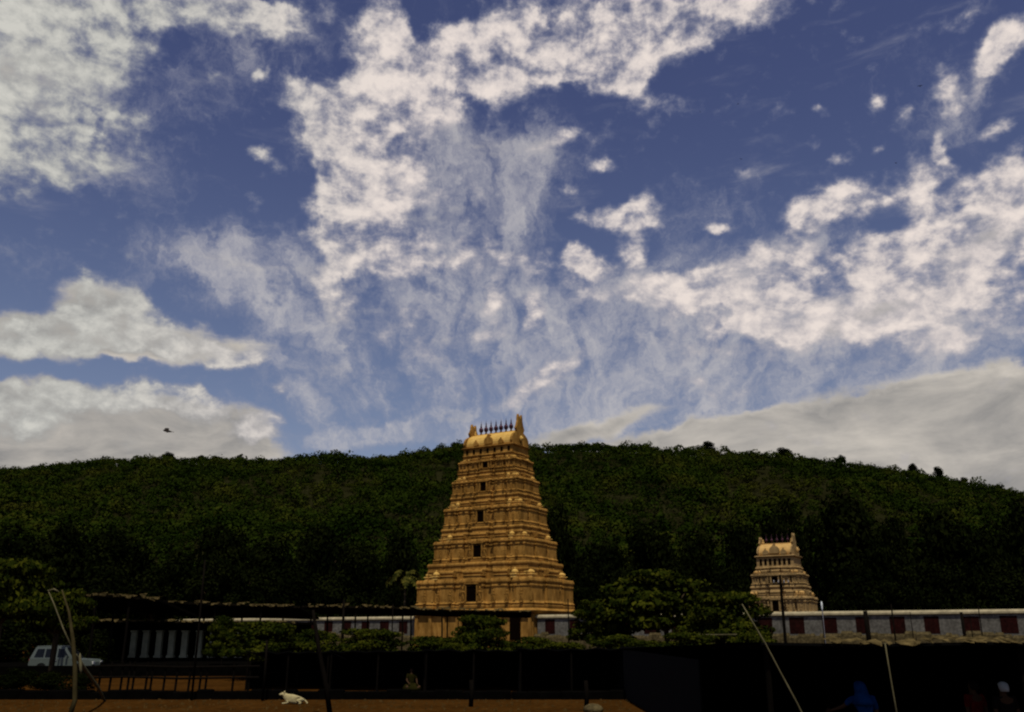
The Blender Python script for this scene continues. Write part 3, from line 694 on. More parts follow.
# ------------------------------------------------------------ long canopy, verandah, stalls added to fill the dark
def ragged_strip(pts, depth_dir, d0, thick, m_, name, parent, seed, k=.6):
    """an uneven edge of dry palm leaf lying along a line of points"""
    rg = random.Random(seed); b = MB()
    for (p, q) in zip(pts[:-1], pts[1:]):
        p, q = Vector(p), Vector(q); L_ = (q - p).length; n = max(2, int(L_ / (.75 * k)))
        for i in range(n):
            if rg.random() < .22: continue
            c = p.lerp(q, (i + rg.random()) / n); s_ = rg.uniform(.25, .9) * k; t = (q - p).normalized()
            a_ = rg.uniform(-.5, .5); u = t * math.cos(a_) + depth_dir * math.sin(a_); w_ = depth_dir * math.cos(a_) - t * math.sin(a_)
            z = Vector((0, 0, rg.uniform(-.02, thick)))
            dz = Vector((0, 0, rg.uniform(-.12, .12) * k))
            b.add([c + z - u * s_, c + z + u * s_ + dz, c + z + u * s_ * .8 + w_ * d0 * rg.uniform(.3, 1) + dz + Vector((0, 0, .05)), c + z - u * s_ * .8 + w_ * d0 * rg.uniform(.3, 1)], [(0, 1, 2, 3)])
            b.add([c + z - u * s_ * .9 - w_ * .05, c + z + u * s_ * .9 - w_ * .05, c + z + u * s_ * .7 - w_ * .15 - Vector((0, 0, rg.uniform(.1, .4) * k)), c + z - u * s_ * .5 - w_ * .12 - Vector((0, 0, rg.uniform(.05, .3) * k))], [(0, 1, 2, 3)])
    return b.build(name, m_, parent)
def canopy(pts, drop, depth, post_h0, label, name='canopy', nposts=True, edge=M['thatch'], thick=.18):
    """an open-sided roof on posts; pts is its front edge"""
    P_ = [Vector(p) for p in pts]; root = empty(name, (P_[0].x, P_[0].y, 0)); o0 = Vector((P_[0].x, P_[0].y, 0))
    P_ = [p - o0 for p in P_]; back = Vector((0, depth, -drop)); b = MB()
    for p, q in zip(P_[:-1], P_[1:]):
        b.add([p, q, q + back, p + back, p + Vector((0, 0, -thick)), q + Vector((0, 0, -thick)), q + back + Vector((0, 0, -thick)), p + back + Vector((0, 0, -thick))],
              [(0, 1, 2, 3), (4, 7, 6, 5), (0, 4, 5, 1), (2, 6, 7, 3), (1, 5, 6, 2), (0, 3, 7, 4)])
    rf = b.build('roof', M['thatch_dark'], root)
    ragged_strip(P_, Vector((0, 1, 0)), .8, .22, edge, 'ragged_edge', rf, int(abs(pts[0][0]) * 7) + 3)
    if nposts:
        for p, q in zip(P_[:-1], P_[1:]):
            n = max(1, int((q - p).length / 5))
            for i in range(n):
                c = p.lerp(q, (i + .2) / n)
                for bk in (.3, depth - .3):
                    t = bk / depth; zt = (c + back * t).z - thick
                    MB().tube([(c.x, c.y + bk, 0), (c.x + .05, c.y + bk, zt * .5), (c.x, c.y + bk, zt + .02)], .09, 7).build('post', M['wood'], root)
    return tag(root, label, 'canopy')
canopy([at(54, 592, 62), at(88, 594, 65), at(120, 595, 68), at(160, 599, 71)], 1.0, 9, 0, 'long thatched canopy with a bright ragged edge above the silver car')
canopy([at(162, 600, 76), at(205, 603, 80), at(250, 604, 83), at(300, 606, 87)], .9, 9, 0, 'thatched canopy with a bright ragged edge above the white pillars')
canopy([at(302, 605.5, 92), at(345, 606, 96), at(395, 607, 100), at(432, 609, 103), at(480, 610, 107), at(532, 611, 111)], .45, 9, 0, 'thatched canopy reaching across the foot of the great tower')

# pillared verandah
def verandah():
    Y0 = 75.0; p0 = at(112, 640, Y0); p1 = at(262, 640, Y0); root = empty('verandah', (p0.x, Y0, 0)); w = p1.x - p0.x
    rw = w + 9.5
    b = MB(); b.prism([(0, 0)] * 0 + [(-6.5, 3.55), (w + 3.0, 3.35), (w + 3.0, 3.5), (-6.5, 3.7)], -1.7, 6.0)
    rf = b.build('roof', M['thatch_dark'], root)
    ragged_strip([Vector((-6.5, -1.7, 3.7)), Vector((w + 3, -1.7, 3.5))], Vector((0, 1, 0)), .4, .1, M['thatch'], 'ragged_edge', rf, 11, .4)
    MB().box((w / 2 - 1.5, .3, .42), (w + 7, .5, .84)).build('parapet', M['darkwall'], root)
    MB().box((w / 2 - 1.5, -6.5, .3), (w + 9, 12, .6)).build('platform', M['darkwall'], root)  # dark block added to cover the lit ground below the pillars
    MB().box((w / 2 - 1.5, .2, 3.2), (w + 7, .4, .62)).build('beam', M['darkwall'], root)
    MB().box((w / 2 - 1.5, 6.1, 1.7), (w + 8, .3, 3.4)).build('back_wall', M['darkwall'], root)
    for px in (133, 145, 158.4, 171, 184, 198.5, 212, 226, 239):
        x = at(px, 645, Y0).x - p0.x
        MB().rect(x, .15, .42, .42, [(.06, .85), (.06, 1.0), (0, 1.05), (0, 2.75), (.07, 2.8), (.07, 2.89)]).build('pillar', M['pillar'], root)
    return tag(root, 'dark low verandah with a row of whitewashed pillars left of the tower', 'verandah')
verandah()

def stall(px0, px1, ytop, Y, depth, label, cloth_z=.05, front=True):  # black stalls added to fill the dark stretch under the trees
    a_, b_ = at(px0, ytop, Y), at(px1, ytop, Y); z = (a_.z + b_.z) / 2; w = b_.x - a_.x; root = empty('market_stall', (a_.x, Y, 0))
    rf = MB(); n = 8; zb = -.42 - depth * .02
    rs = []
    rg = random.Random(int(px0))
    top = [(i / n * w, z + (-.07 if i % 2 else .0) + rg.uniform(-.03, .03)) for i in range(n + 1)]
    for k in range(n):
        (xa, za), (xb, zb_) = top[k], top[k + 1]
        rf.add([(xa, 0, za), (xb, 0, zb_), (xb, depth, zb_ + zb), (xa, depth, za + zb), (xa, 0, za - .05), (xb, 0, zb_ - .05), (xb, depth, zb_ + zb - .05), (xa, depth, za + zb - .05)],
               [(0, 1, 2, 3), (4, 7, 6, 5), (0, 4, 5, 1), (2, 6, 7, 3)] + ([(0, 3, 7, 4)] if k == 0 else []) + ([(1, 5, 6, 2)] if k == n - 1 else []))
    rf.build('roof', M['tarp'], root)
    bc = MB(); bc.box((w / 2, depth - .08, (z + zb) / 2), (w - .04, .04, z + zb + .02)); bc.build('back_cloth', M['tarp'], root)  # cloth added to block the lit ground beyond the stall
    for sx in (.04, w - .04): MB().box((sx, depth / 2 + .2, (z + zb) / 2 - .02), (.03, depth - .5, z + zb)).build('side_cloth', M['tarp'], root)
    for sx in (.1, w / 2, w - .1): MB().tube([(sx, .12, 0), (sx + .02, .12, z - .1)], .05, 6).build('post', M['wood'], root)
    t = MB(); t.box((w / 2, depth * .55, .72), (w * .8, .9, .06))
    for sx in (.15, .5, .85): t.box((w * sx, depth * .55, .34), (.08, .8, .68))
    t.build('counter', M['wood'], root)
    return tag(root, label, 'stall')
st = [(246, 330, 651, 47, 'low black tarpaulin stall behind the white dog'), (329, 427, 650, 46, 'low black tarpaulin stall around the seated person in yellow'),
      (424, 523, 649, 45.5, 'low black tarpaulin stall below the bright small tree'), (518, 624, 648, 44.5, 'low black tarpaulin stall left of the big dark shelter'),
      (623, 730, 646, 43.5, 'low black tarpaulin stall at the back of the big dark shelter')]
for (a_, b_, yt, Y_, lb) in st: stall(a_, b_, yt, Y_, 5.0, lb)

# big dark shelter at the right
def shelter():
    x0, x1, y0, y1 = 4.7, 34.0, 18.0, 41.5; zf, zb = 2.47, 2.02; root = empty('market_shelter', (x0, y0, 0)); w, d = x1 - x0, y1 - y0
    b = MB(); nx_, ny_ = 14, 8; rg = random.Random(4); V = []
    for j in range(ny_ + 1):
        for i in range(nx_ + 1):
            z = zf + (zb - zf) * j / ny_ + (-.05 if i % 2 else 0.0) * (1 if j else .6) + rg.uniform(-.02, .01) - (.0 if j else 0)
            V.append((i / nx_ * w, j / ny_ * d, z))
    m_ = len(V); V += [(x, y, z - .05) for x, y, z in V]
    Fc = []
    for j in range(ny_):
        for i in range(nx_):
            q = j * (nx_ + 1) + i; Fc.append((q, q + 1, q + nx_ + 2, q + nx_ + 1)); Fc.append((m_ + q, m_ + q + nx_ + 1, m_ + q + nx_ + 2, m_ + q + 1))
    for i in range(nx_): Fc.append((i, m_ + i, m_ + i + 1, i + 1))
    b.add(V, Fc); rf = b.build('roof', M['tarp'], root)
    ragged_strip([Vector((1.2, -.05, zf - .01)), Vector((w * .55, -.05, zf + .0)), Vector((w, -.05, zf - .0))], Vector((0, 1, 0)), .3, .07, M['thatch'], 'palm_leaf_edge', rf, 5, .22).scale = (1, 1, 1)
    MB().box((w / 2, d - .1, zb / 2 + .03), (w, .05, zb + .06)).build('back_cloth', M['tarp'], root)  # cloth added to shut out the bright ground behind the shelter
    MB().box((w - .1, d / 2, zb / 2), (.05, d - .2, zb - .1)).build('side_cloth', M['tarp'], root)
    MB().box((.05, d * .62, zb / 2), (.05, d * .7, zb - .08)).build('side_cloth', M['tarp'], root)
    for k in range(7):
        for yy in (.25, d * .5, d - .4):
            t = yy / d; MB().tube([(.15 + k * (w - .3) / 6, yy, 0), (.15 + k * (w - .3) / 6, yy, zf + (zb - zf) * t - .1)], .055, 6).build('post', M['wood'], root)
    MB().box((w / 2, d * .55, .03), (w - .4, d * .86, .05)).build('ground_sheet', M['tarp'], root)  # black sheet paints the shelter's shade onto the ground
    return tag(root, 'big black tarpaulin shelter with palm-leaf edge sheltering people at the right', 'shelter')
shelter()

# loose stones and leaf litter on the bare earth
def litter():
    rg = random.Random(12); b = MB()
    for i in range(900):
        Y_ = rg.uniform(33.5, 40.2); x_ = rg.uniform(-24, 6); r_ = rg.uniform(.015, .06) * (1.8 if rg.random() < .05 else 1)
        n_ = 5; top = [(x_ + r_ * .6 * math.cos(t) , Y_ + r_ * .6 * math.sin(t), r_ * .8) for t in [k * 6.283 / n_ + i for k in range(n_)]]
        bot = [(x_ + r_ * rg.uniform(.8, 1.2) * math.cos(t), Y_ + r_ * math.sin(t), -.005) for t in [k * 6.283 / n_ + i for k in range(n_)]]
        b.rings([bot, top])
    tag(b.build('gravel', mat('pebble', (.050, .028, .008), var=.5, scale=3)), kind='stuff')
litter()
# low dark kerb wall behind the strip of bare earth, and the fence on the left
k0, k1 = at(-40, 690, 40.6), at(618, 690, 40.6)
b = MB(); rg = random.Random(3); x = k0.x
while x < k1.x:
    L_ = rg.uniform(.5, 1.1); hgt = rg.uniform(.30, .40); b.rect(x + L_ / 2 - k0.x, 0, L_ - .002, .4 + rg.uniform(-.05, .05), [(0, 0), (0, hgt - .04), (-.05, hgt)]); x += L_
tag(b.build('boundary_wall', M['darkwall'], loc=(k0.x, 40.6, 0)), 'ankle-high dark stone kerb wall along the back of the bare earth', 'wall')
fr = empty('fence', (at(84, 690, 46).x, 46, 0)); fx0 = at(84, 690, 46).x
for px in (98, 109, 120, 127, 132, 145, 150, 163, 175, 188, 199, 205, 232, 248):
    x = at(px, 690, 46).x - fx0; MB().tube([(x, 0, 0), (x + .03, 0, .8), (x, 0, 1.35)], .055, 6).build('post', M['wood'], fr)
for z in (.62, 1.12): MB().tube([(0, -.08, z), (2, -.09, z + .04), (4.5, -.08, z - .03), (8.3, -.08, z + .02)], .05, 6).build('rail', M['wood'], fr)
tag(fr, 'rough dark wooden post-and-rail fence under the white pillars', 'fence')

# ------------------------------------------------------------ poles, sticks
def pole(name, pts, rads, m_, label, cat='pole', n=8, group=None):
    p0 = Vector(pts[0]); b = MB(); b.tube([Vector(p) - p0 for p in pts], rads, n)
    return tag(b.build(name, m_, loc=p0, smooth=True), label, cat, group)
def gz(px, Y): p = at(px, 660, Y); return Vector((p.x, Y, 0))
# forked tall post at left with props and hanging cloth
fp = empty('forked_post', gz(75.5, 30)); o0 = fp.location.copy()
MB().tube([Vector((0, 0, -.05)), at(75, 700, 30) - o0, at(75, 668, 30) - o0, at(73, 640, 30) - o0, at(69, 612, 30) - o0, at(62, 590, 30) - o0], [.08, .075, .07, .06, .04, .022], 8).build('trunk', M['bamboo_dim'], fp, True)
MB().tube([at(72, 648, 30) - o0, at(63, 628, 30) - o0, at(54, 604, 30) - o0, at(48, 590, 30) - o0], [.028, .025, .02, .014], 6).build('branch', M['bamboo'], fp, True)
MB().tube([at(48, 591, 30) - o0, at(54, 589, 30) - o0, at(59, 592, 30) - o0], [.02, .03, .02], 6).build('twig', M['bamboo'], fp, True)
tag(fp, 'tall crooked forked post standing on the bare earth at far left', 'post')
top = at(77, 655, 30.1); bot = at(105, 701, 39.6); bot.z = 0.0
pole('prop_stick', [bot, bot.lerp(top, .35) + Vector((.05, 0, 0)), bot.lerp(top, .7) + Vector((-.05, 0, .04)), top + Vector((0, -.1, 0))], [.05, .055, .06, .05], M['bamboo'], 'pale crooked stick leaning against the forked post at left', 'stick')
b = MB(); c = at(80, 664, 29.8)
b.rings([[(c.x + .045 * s * math.cos(t) + off * .7, c.y + .04 * s * math.sin(t), c.z + z) for t in [i * math.pi / 5 for i in range(10)]] for s, z, off in ((.2, .32, -.06), (.8, .2, -.04), (1.1, 0, .02), (.9, -.18, .07), (.3, -.3, .1))])
tag(b.build('hanging_cloth', M['bamboo'], smooth=True), 'pale rag tied where the stick meets the forked post', 'cloth')
p = gz(333, 33); pole('slanting_post', [p, at(326, 685, 33), at(319, 650, 33), at(313, 610, 33)], [.09, .085, .075, .05], M['wood'], 'tall dark slanting post beside the white dog', 'post')
pole('bamboo_pole', [at(802, 712, 16.6) + Vector((.55, 0, -1.31)), at(797, 703, 16.6), at(783, 677, 16.6), at(765, 643, 16.6), at(742, 604, 16.6)], [.016, .016, .014, .013, .010], M['bamboo'], 'long thin pale bamboo pole leaning before the small tower', 'pole')
pole('bamboo_pole', [Vector((at(893, 700, 17.2).x + .12, 17.2, 0)), at(892, 686, 17.2), at(889, 668, 17.2), at(885, 643, 17.2)], [.014, .014, .013, .012], M['bamboo'], 'short thin pale bamboo pole right of the person in blue', 'pole')
up = empty('utility_pole', gz(787, 104)); o0 = up.location.copy(); zt = at(787, 575, 104).z
MB().tube([(0, 0, 0), (0, 0, zt * .5), (0, 0, zt)], [.2, .17, .14], 8).build('pole_shaft', M['wood'], up)
MB().box((0, -.2, zt - .95), (1.9, .14, .16)).build('crossarm', M['wood'], up)
for x in (-.8, -.3, .35, .8): MB().lathe([(.05, 0), (.08, .08), (.05, .16), (.07, .24), (.02, .3)], (x, -.2, zt - .86), 6).build('insulator', M['steel'], up)
tag(up, 'dark utility pole with a crossarm in front of the small tower', 'utility pole')
posts = [(822, 616, 642, 100, .07, 'thin dark post before the wall, first right of the small tower'), (865, 611, 643, 80, .24, 'thickest dark post before the striped wall'),
         (891, 604, 640, 85, .08, 'tall thin dark post right of the thickest one'), (961, 612, 640, 82, .16, 'stout dark post near the right part of the striped wall'),
         (910, 612, 630, 95, .05, 'faint thin post before the wall right of the tall thin one'), (970, 618, 638, 92, .05, 'faint thin post just right of the stout one'),
         (978, 606, 636, 92, .06, 'thin post taller than the wall near its right end'), (568, 599, 636, 110, .08, 'thin dark post at the right corner of the great tower'),
         (586, 690, 712, 35, .09, 'short dark post standing on the bare earth right of centre'), (471, 690, 712, 36.5, .09, 'short dark post standing on the bare earth below the bright tree'),
         (267, 640, 703, 39.6, .06, 'dark post standing at the kerb left of the white dog'), (205, 560, 700, 39.9, .05, 'tall thin dark post at the kerb below the right white pillars'),
         (344, 600, 650, 78, .13, 'dark post rising between canopy and wall left of the palm'), (393, 604, 636, 90, .07, 'thin dark post before the wall near the palm')]
for (px, yt, yb, Y_, r_, lb) in posts:
    t = at(px, yt, Y_); 
    if yb == 712 or yt >= 690: t.z = 1.0 if px == 586 else .95
    pole('wooden_post', [Vector((t.x, Y_, 0)), Vector((t.x + r_ * .3, Y_, t.z / 2)), t], [r_, r_ * .9, r_ * .75], M['wood'], lb, 'post')
lp = empty('lamp_post', gz(827, 108)); zt = at(827, 605, 108).z
MB().tube([(0, 0, 0), (0, 0, zt - .5)], .06, 7).build('lamp_shaft', M['steel'], lp)
MB().lathe([(.05, zt - .5), (.08, zt - .35), (.10, zt), (.07, zt + .3), (.03, zt + .4)], (0, 0, 0), 8).build('lamp_head', M['lampglass'], lp)
tag(lp, 'small white globe lamp on a thin pole right of the small tower', 'lamp')
w0, w1 = at(684, 634, 60), at(737, 634.5, 60)
tag(MB().tube([w0, (w0 + w1) / 2 + Vector((0, 0, -.03)), w1], .03, 6).build('bamboo_rail', M['bamboo']), 'thin pale horizontal pole tied under the wide rain tree', 'pole')
for px in (686, 735):
    q = at(px, 634.3, 60); pole('wooden_post', [Vector((q.x, 60.12, 0)), Vector((q.x, 60.12, q.z + .1))], [.07, .06], M['wood'], 'dark post carrying the ' + ('left' if px < 700 else 'right') + ' end of the thin horizontal pole', 'post')
# pale stone at the very front
b = MB(); b.blob((0, 0, .08), (.36, .25, .2), 12, 7)
s_ = gz(592, 34.1); tag(b.build('rock', M['stone'], loc=s_, smooth=True), 'pale rounded rock on the bare earth at the bottom edge', 'rock')

# ------------------------------------------------------------ silver car
def car():
    p = gz(35, 65); root = empty('parked_car', p); L_ = at(98, 660, 65).x - p.x; k = L_ / 4.6
    tag(root, 'silver boxy off-road car parked under the canopy at left', 'car')
    S = lambda pts: [(x * k, z) for x, z in pts]
    W = 1.72
    b = MB(); lower = S([(0.05, .45), (0.0, .7), (.05, 1.02), (3.05, 1.04), (4.35, .98), (4.55, .82), (4.6, .5), (4.45, .36), (4.18, .36)])
    def arch(cx, n=6): return [(cx + .42 * math.cos(t), .36 + .42 * math.sin(t)) for t in [i * math.pi / n for i in range(n + 1)]]
    lower += S(arch(3.72)) + S(arch(.95)) + S([(.3, .38)])
    b.prism(lower, -W / 2, W / 2); b.build('body', M['carpaint'], root)
    b = MB()   # greenhouse: tapered cabin
    bt = S([(.04, 1.03), (3.15, 1.05)]); tp = S([(.35, 1.78), (2.45, 1.80)])
    b.add([(bt[0][0], -W / 2 + .02, bt[0][1]), (bt[1][0], -W / 2 + .02, bt[1][1]), (bt[1][0], W / 2 - .02, bt[1][1]), (bt[0][0], W / 2 - .02, bt[0][1]),
           (tp[0][0], -W / 2 + .16, tp[0][1]), (tp[1][0], -W / 2 + .16, tp[1][1]), (tp[1][0], W / 2 - .16, tp[1][1]), (tp[0][0], W / 2 - .16, tp[0][1])],
          [(3, 2, 1, 0), (4, 5, 6, 7), (0, 1, 5, 4), (1, 2, 6, 5), (2, 3, 7, 6), (3, 0, 4, 7)])
    b.box(((tp[0][0] + tp[1][0]) / 2, 0, 1.82), (2.0 * k, 1.38, .07)); b.build('cabin', M['carpaint'], root)
    def side_y(z): return W / 2 - .02 - .14 * (z - 1.03) / .75 + .012
    for sg in (-1, 1):
        for q in (((.34, 1.12), (1.02, 1.12), (1.02, 1.66), (.50, 1.66)), ((1.12, 1.12), (1.92, 1.12), (1.90, 1.67), (1.12, 1.66)), ((2.02, 1.12), (2.88, 1.12), (2.40, 1.67), (2.00, 1.67))):
            V = [(x * k, sg * side_y(z), z) for x, z in q] + [(x * k, sg * (side_y(z) - .03), z) for x, z in q]
            MB().add(V, [(0, 1, 2, 3), (7, 6, 5, 4), (0, 4, 5, 1), (1, 5, 6, 2), (2, 6, 7, 3), (3, 7, 4, 0)]).build('window', M['glass'], root)
        for cx in (.95, 3.72):
            mt = Matrix.Translation((cx * k, sg * (W / 2 - .1), .36)) @ Matrix.Rotation(R(90), 4, 'X')
            wh = MB().lathe([(.24, -.11), (.34, -.11), (.36, -.06), (.36, .06), (.34, .11), (.24, .11)], n=20, mtx=mt).build('wheel', M['rubber'], root)
            MB().lathe([(.23, -.115), (.19, -.125), (.05, -.12), (.04, .12), (.19, .125), (.23, .115)], n=16, mtx=mt).build('rim', M['chrome'], wh)
        MB().box((4.58 * k, sg * .62, .78), (.08, .26, .18)).build('headlight', M['clearlamp'], root)
        MB().box((.03, sg * .76, .88), (.06, .12, .3)).build('tail_light', M['redlamp'], root)
        MB().box((2.75 * k, sg * (W / 2 + .1), 1.16), (.12, .2, .16)).build('mirror', M['carpaint'], root)
        MB().box((1.95 * k, sg * (W / 2 + .015), .93), (.16, .04, .04)).build('door_handle', M['chrome'], root)
    MB().add([(3.13 * k, -.76, 1.1), (3.13 * k, .76, 1.1), (2.52 * k, .64, 1.72), (2.52 * k, -.64, 1.72)], [(0, 1, 2, 3)]).build('windscreen', M['glass'], root, loc=(.03, 0, .02))
    MB().box((4.56 * k, 0, .46), (.2, 1.7, .2)).build('bumper', M['steel'], root); MB().box((.0, 0, .48), (.2, 1.7, .2)).build('bumper', M['steel'], root)
    b = MB(); b.lathe([(.1, -.09), (.33, -.09), (.35, 0), (.33, .09), (.1, .09)], n=18, mtx=Matrix.Translation((-.12, .1, .98)) @ Matrix.Rotation(R(90), 4, 'Y')); b.build('spare_wheel', M['rubber'], root)
    return root
car()

# ------------------------------------------------------------ skinned figures
def skin(joints, edges, name, m_, parent, loc=(0, 0, 0), sub=2, extra=None):
    me = bpy.data.meshes.new(name); keys = list(joints); me.from_pydata([joints[k][0] for k in keys], [(keys.index(a_), keys.index(b_)) for a_, b_ in edges], [])
    o = bpy.data.objects.new(name + '_tmp', me); C.objects.link(o)
    md = o.modifiers.new('s', 'SKIN'); md.use_smooth_shade = True; o.modifiers.new('u', 'SUBSURF').levels = sub
    sv = me.skin_vertices[0].data
    for i, k in enumerate(keys):
        r = joints[k][1]; sv[i].radius = (r, r) if not isinstance(r, tuple) else r
        sv[i].use_root = i == 0
    dg = bpy.context.evaluated_depsgraph_get(); dg.update()
    out = bpy.data.meshes.new_from_object(o.evaluated_get(dg)); bpy.data.objects.remove(o)
    if extra:
        bm = bmesh.new(); bm.from_mesh(out)
        tmp = extra.mesh('x', True); bm.from_mesh(tmp); bm.to_mesh(out); bm.free()
    out.name = name; out.materials.clear(); out.materials.append(m_)
    out.polygons.foreach_set('use_smooth', [True] * len(out.polygons))
    return link(name, out, parent, loc)
def person(loc, rz, label, sit=False, top='blue', bottom='red', head_cloth=None, cap=None, lean=0.0, arm='down', scale=1.0):
    root = empty('person', loc, rz); root.scale = (scale,) * 3; tag(root, label, 'person')
    hip = .26 if sit else .92; dz = hip - .92
    l = lambda z: lean * max(0, z - .92)      # sideways lean grows up the torso
    J = {'pelvis': ((0, 0, hip), (.15, .11)), 'waist': ((l(1.08), 0, 1.08 + dz), (.125, .095)), 'chest': ((l(1.3), 0, 1.30 + dz), (.16, .11)), 'neck': ((l(1.45), 0, 1.46 + dz), .055),
         'jaw': ((l(1.52), -.02, 1.53 + dz), (.065, .075)), 'head': ((l(1.6), -.005, 1.60 + dz), (.078, .095)), 'crown': ((l(1.66), 0, 1.665 + dz), (.065, .075))}
    Ed = [('pelvis', 'waist'), ('waist', 'chest'), ('chest', 'neck'), ('neck', 'jaw'), ('jaw', 'head'), ('head', 'crown')]
    ex = MB(); hx = l(1.6)
    for s, n in ((-1, 'r'), (1, 'l')):
        if sit:
            J['hip' + n] = ((s * .1, -.02, hip - .03), .085); J['knee' + n] = ((s * .34, -.42, .20), .06); J['ankle' + n] = ((-s * .02, -.40 - .08 * s, .08), .042); J['toe' + n] = ((-s * .16, -.42 - .08 * s, .05), .032)
        else:
            J['hip' + n] = ((s * .1, 0, .84), .09); J['knee' + n] = ((s * .11, -.02, .48), .06); J['ankle' + n] = ((s * .11, .02, .09), .042); J['toe' + n] = ((s * .13, -.15, .04), .034)
        Ed += [('pelvis', 'hip' + n), ('hip' + n, 'knee' + n), ('knee' + n, 'ankle' + n), ('ankle' + n, 'toe' + n)]
        sh = (l(1.4) + s * .185, 0, 1.40 + dz)
        if arm == 'reach' and s == 1: el_, wr = (sh[0] + .20, -.12, sh[2] - .16), (sh[0] + .42, -.22, sh[2] - .24)
        elif sit: el_, wr = (sh[0] + s * .06, -.1, sh[2] - .26), (sh[0] + s * .02, -.32, sh[2] - .36)
        else: el_, wr = (sh[0] + s * .05, .03, sh[2] - .29), (sh[0] + s * .06, -.06, sh[2] - .53)
        J['sh' + n] = (sh, .058); J['el' + n] = (el_, .042); J['wr' + n] = (wr, .028)
        d = (Vector(wr) - Vector(el_)).normalized(); J['palm' + n] = (tuple(Vector(wr) + d * .06), (.038, .018)); Ed += [('chest', 'sh' + n), ('sh' + n, 'el' + n), ('el' + n, 'wr' + n), ('wr' + n, 'palm' + n)]
        side = d.cross(Vector((0, 1, 0.2))).normalized(); pm = Vector(wr) + d * .085; cv = d.cross(side)
        for q in range(4):
            L_ = (.065, .078, .074, .058)[q]; st_ = pm + side * (q - 1.5) * .019
            ex.tube([st_ - d * .03, st_ + d * L_ * .5, st_ + d * L_ * .9 + cv * .018], [.009, .0085, .006], 6)
        st_ = Vector(wr) + d * .03 + side * .03; ex.tube([st_ - side * .015, st_ + side * .025 + d * .03, st_ + side * .03 + d * .06], [.011, .01, .007], 6)
        ex.blob((hx + s * .082, 0, 1.585 + dz), (.012, .022, .032), 6, 5)              # ears
        ex.blob((hx + s * .032, -.092, 1.60 + dz), (.014, .009, .008), 6, 4)           # eyes
    ex.tube([(hx, -.088, 1.605 + dz), (hx, -.112, 1.575 + dz), (hx, -.092, 1.562 + dz)], [.008, .014, .009], 6)
    ex.blob((hx, -.087, 1.535 + dz), (.024, .012, .007), 8, 4)
    body = skin(J, Ed, 'body', M['skin'], root, extra=ex)
    # clothes follow the same skeleton, slightly larger, ending at cuff, neck and hem
    T = {k: J[k] for k in ('pelvis', 'waist', 'chest')}
    T['pelvis'] = ((J['pelvis'][0][0], 0, hip + .0), (.175, .135)); T['waist'] = (J['waist'][0], (.15, .12)); T['chest'] = (J['chest'][0], (.185, .13)); E2 = [('pelvis', 'waist'), ('waist', 'chest')]
    T['col'] = ((l(1.41), 0, 1.41 + dz), (.09, .08)); E2.append(('chest', 'col'))
    for n in 'rl':
        T['sh' + n] = (J['sh' + n][0], .075); mid = Vector(J['sh' + n][0]).lerp(Vector(J['el' + n][0]), .75); T['sl' + n] = (tuple(mid), .064); E2 += [('chest', 'sh' + n), ('sh' + n, 'sl' + n)]
    skin(T, E2, 'shirt', M[top], root)
    b = MB(); n = 20
    if not sit:
        rs = []
        for z, rx, ry in ((.10, .22, .2), (.3, .21, .19), (.6, .2, .17), (.85, .19, .15), (1.0, .165, .135)):
            rs.append([((rx + .012 * math.sin(5 * t + z * 4)) * math.cos(t), (ry + .012 * math.cos(6 * t)) * math.sin(t), z) for t in [2 * math.pi * i / n for i in range(n)]])
        b.rings(rs)
    else:
        rs = []
        for z, rx, y0, ry in ((.02, .42, -.2, .34), (.14, .46, -.2, .36), (.26, .36, -.14, .28), (.36, .2, -.02, .16)):
            rs.append([((rx + .02 * math.sin(5 * t)) * math.cos(t), y0 + ry * math.sin(t), z) for t in [2 * math.pi * i / n for i in range(n)]])
        b.rings(rs)
    b.build('skirt_cloth', M[bottom], root, True)
    # hair or a cloth drawn over the head
    b = MB(); z0 = 1.60 + dz
    if head_cloth:
        rs = []
        for z, r_, yo in ((-.30, .21, .05), (-.2, .17, .05), (-.1, .125, .04), (0, .115, .03), (.06, .108, .02), (.10, .085, .01), (.125, .04, 0)):
            rs.append([(hx + r_ * 1.02 * math.cos(t) + (lean * z), yo + (r_ if math.sin(t) > 0 else r_ * (.35 if -.2 < z < .06 else .9)) * math.sin(t), z0 + z) for t in [2 * math.pi * i / 18 for i in range(18)]])
        b.rings(rs); b.build('head_cloth', M[head_cloth], root, True)
    else:
        rs = []
        for z, r_, yo in ((-.07, .075, .05), (-.02, .092, .035), (.03, .098, .02), (.07, .09, .012), (.10, .06, .006), (.112, .02, 0)):
            rs.append([(hx + r_ * math.cos(t), yo + (r_ * 1.12 if math.sin(t) > 0 else r_ * (.55 if z < .04 else 1.05)) * math.sin(t), z0 + z) for t in [2 * math.pi * i / 16 for i in range(16)]])
        b.rings(rs); b.build('cap' if cap else 'hair', M[cap or 'hair'], root, True)
    return root
def pz(px, Y): p = at(px, 690, Y); return (p.x, Y, 0)
person(pz(866, 18.9), R(160), 'person wrapped in a blue cloth leaning left inside the dark shelter', top='blue', bottom='blue', head_cloth='blue', lean=.15, arm='reach')
person(pz(973, 19.6), R(200), 'person in a dull red sari standing inside the dark shelter', top='red', bottom='red')
person(pz(1003, 19.0), R(185), 'person with a white cap of cloth at the far right of the shelter', top='hair', bottom='hair', cap='whitecloth')
person(pz(411, 46.5), R(20), 'person in olive yellow seated on the ground in a dark stall', sit=True, top='yellow', bottom='yellow', scale=1.0)

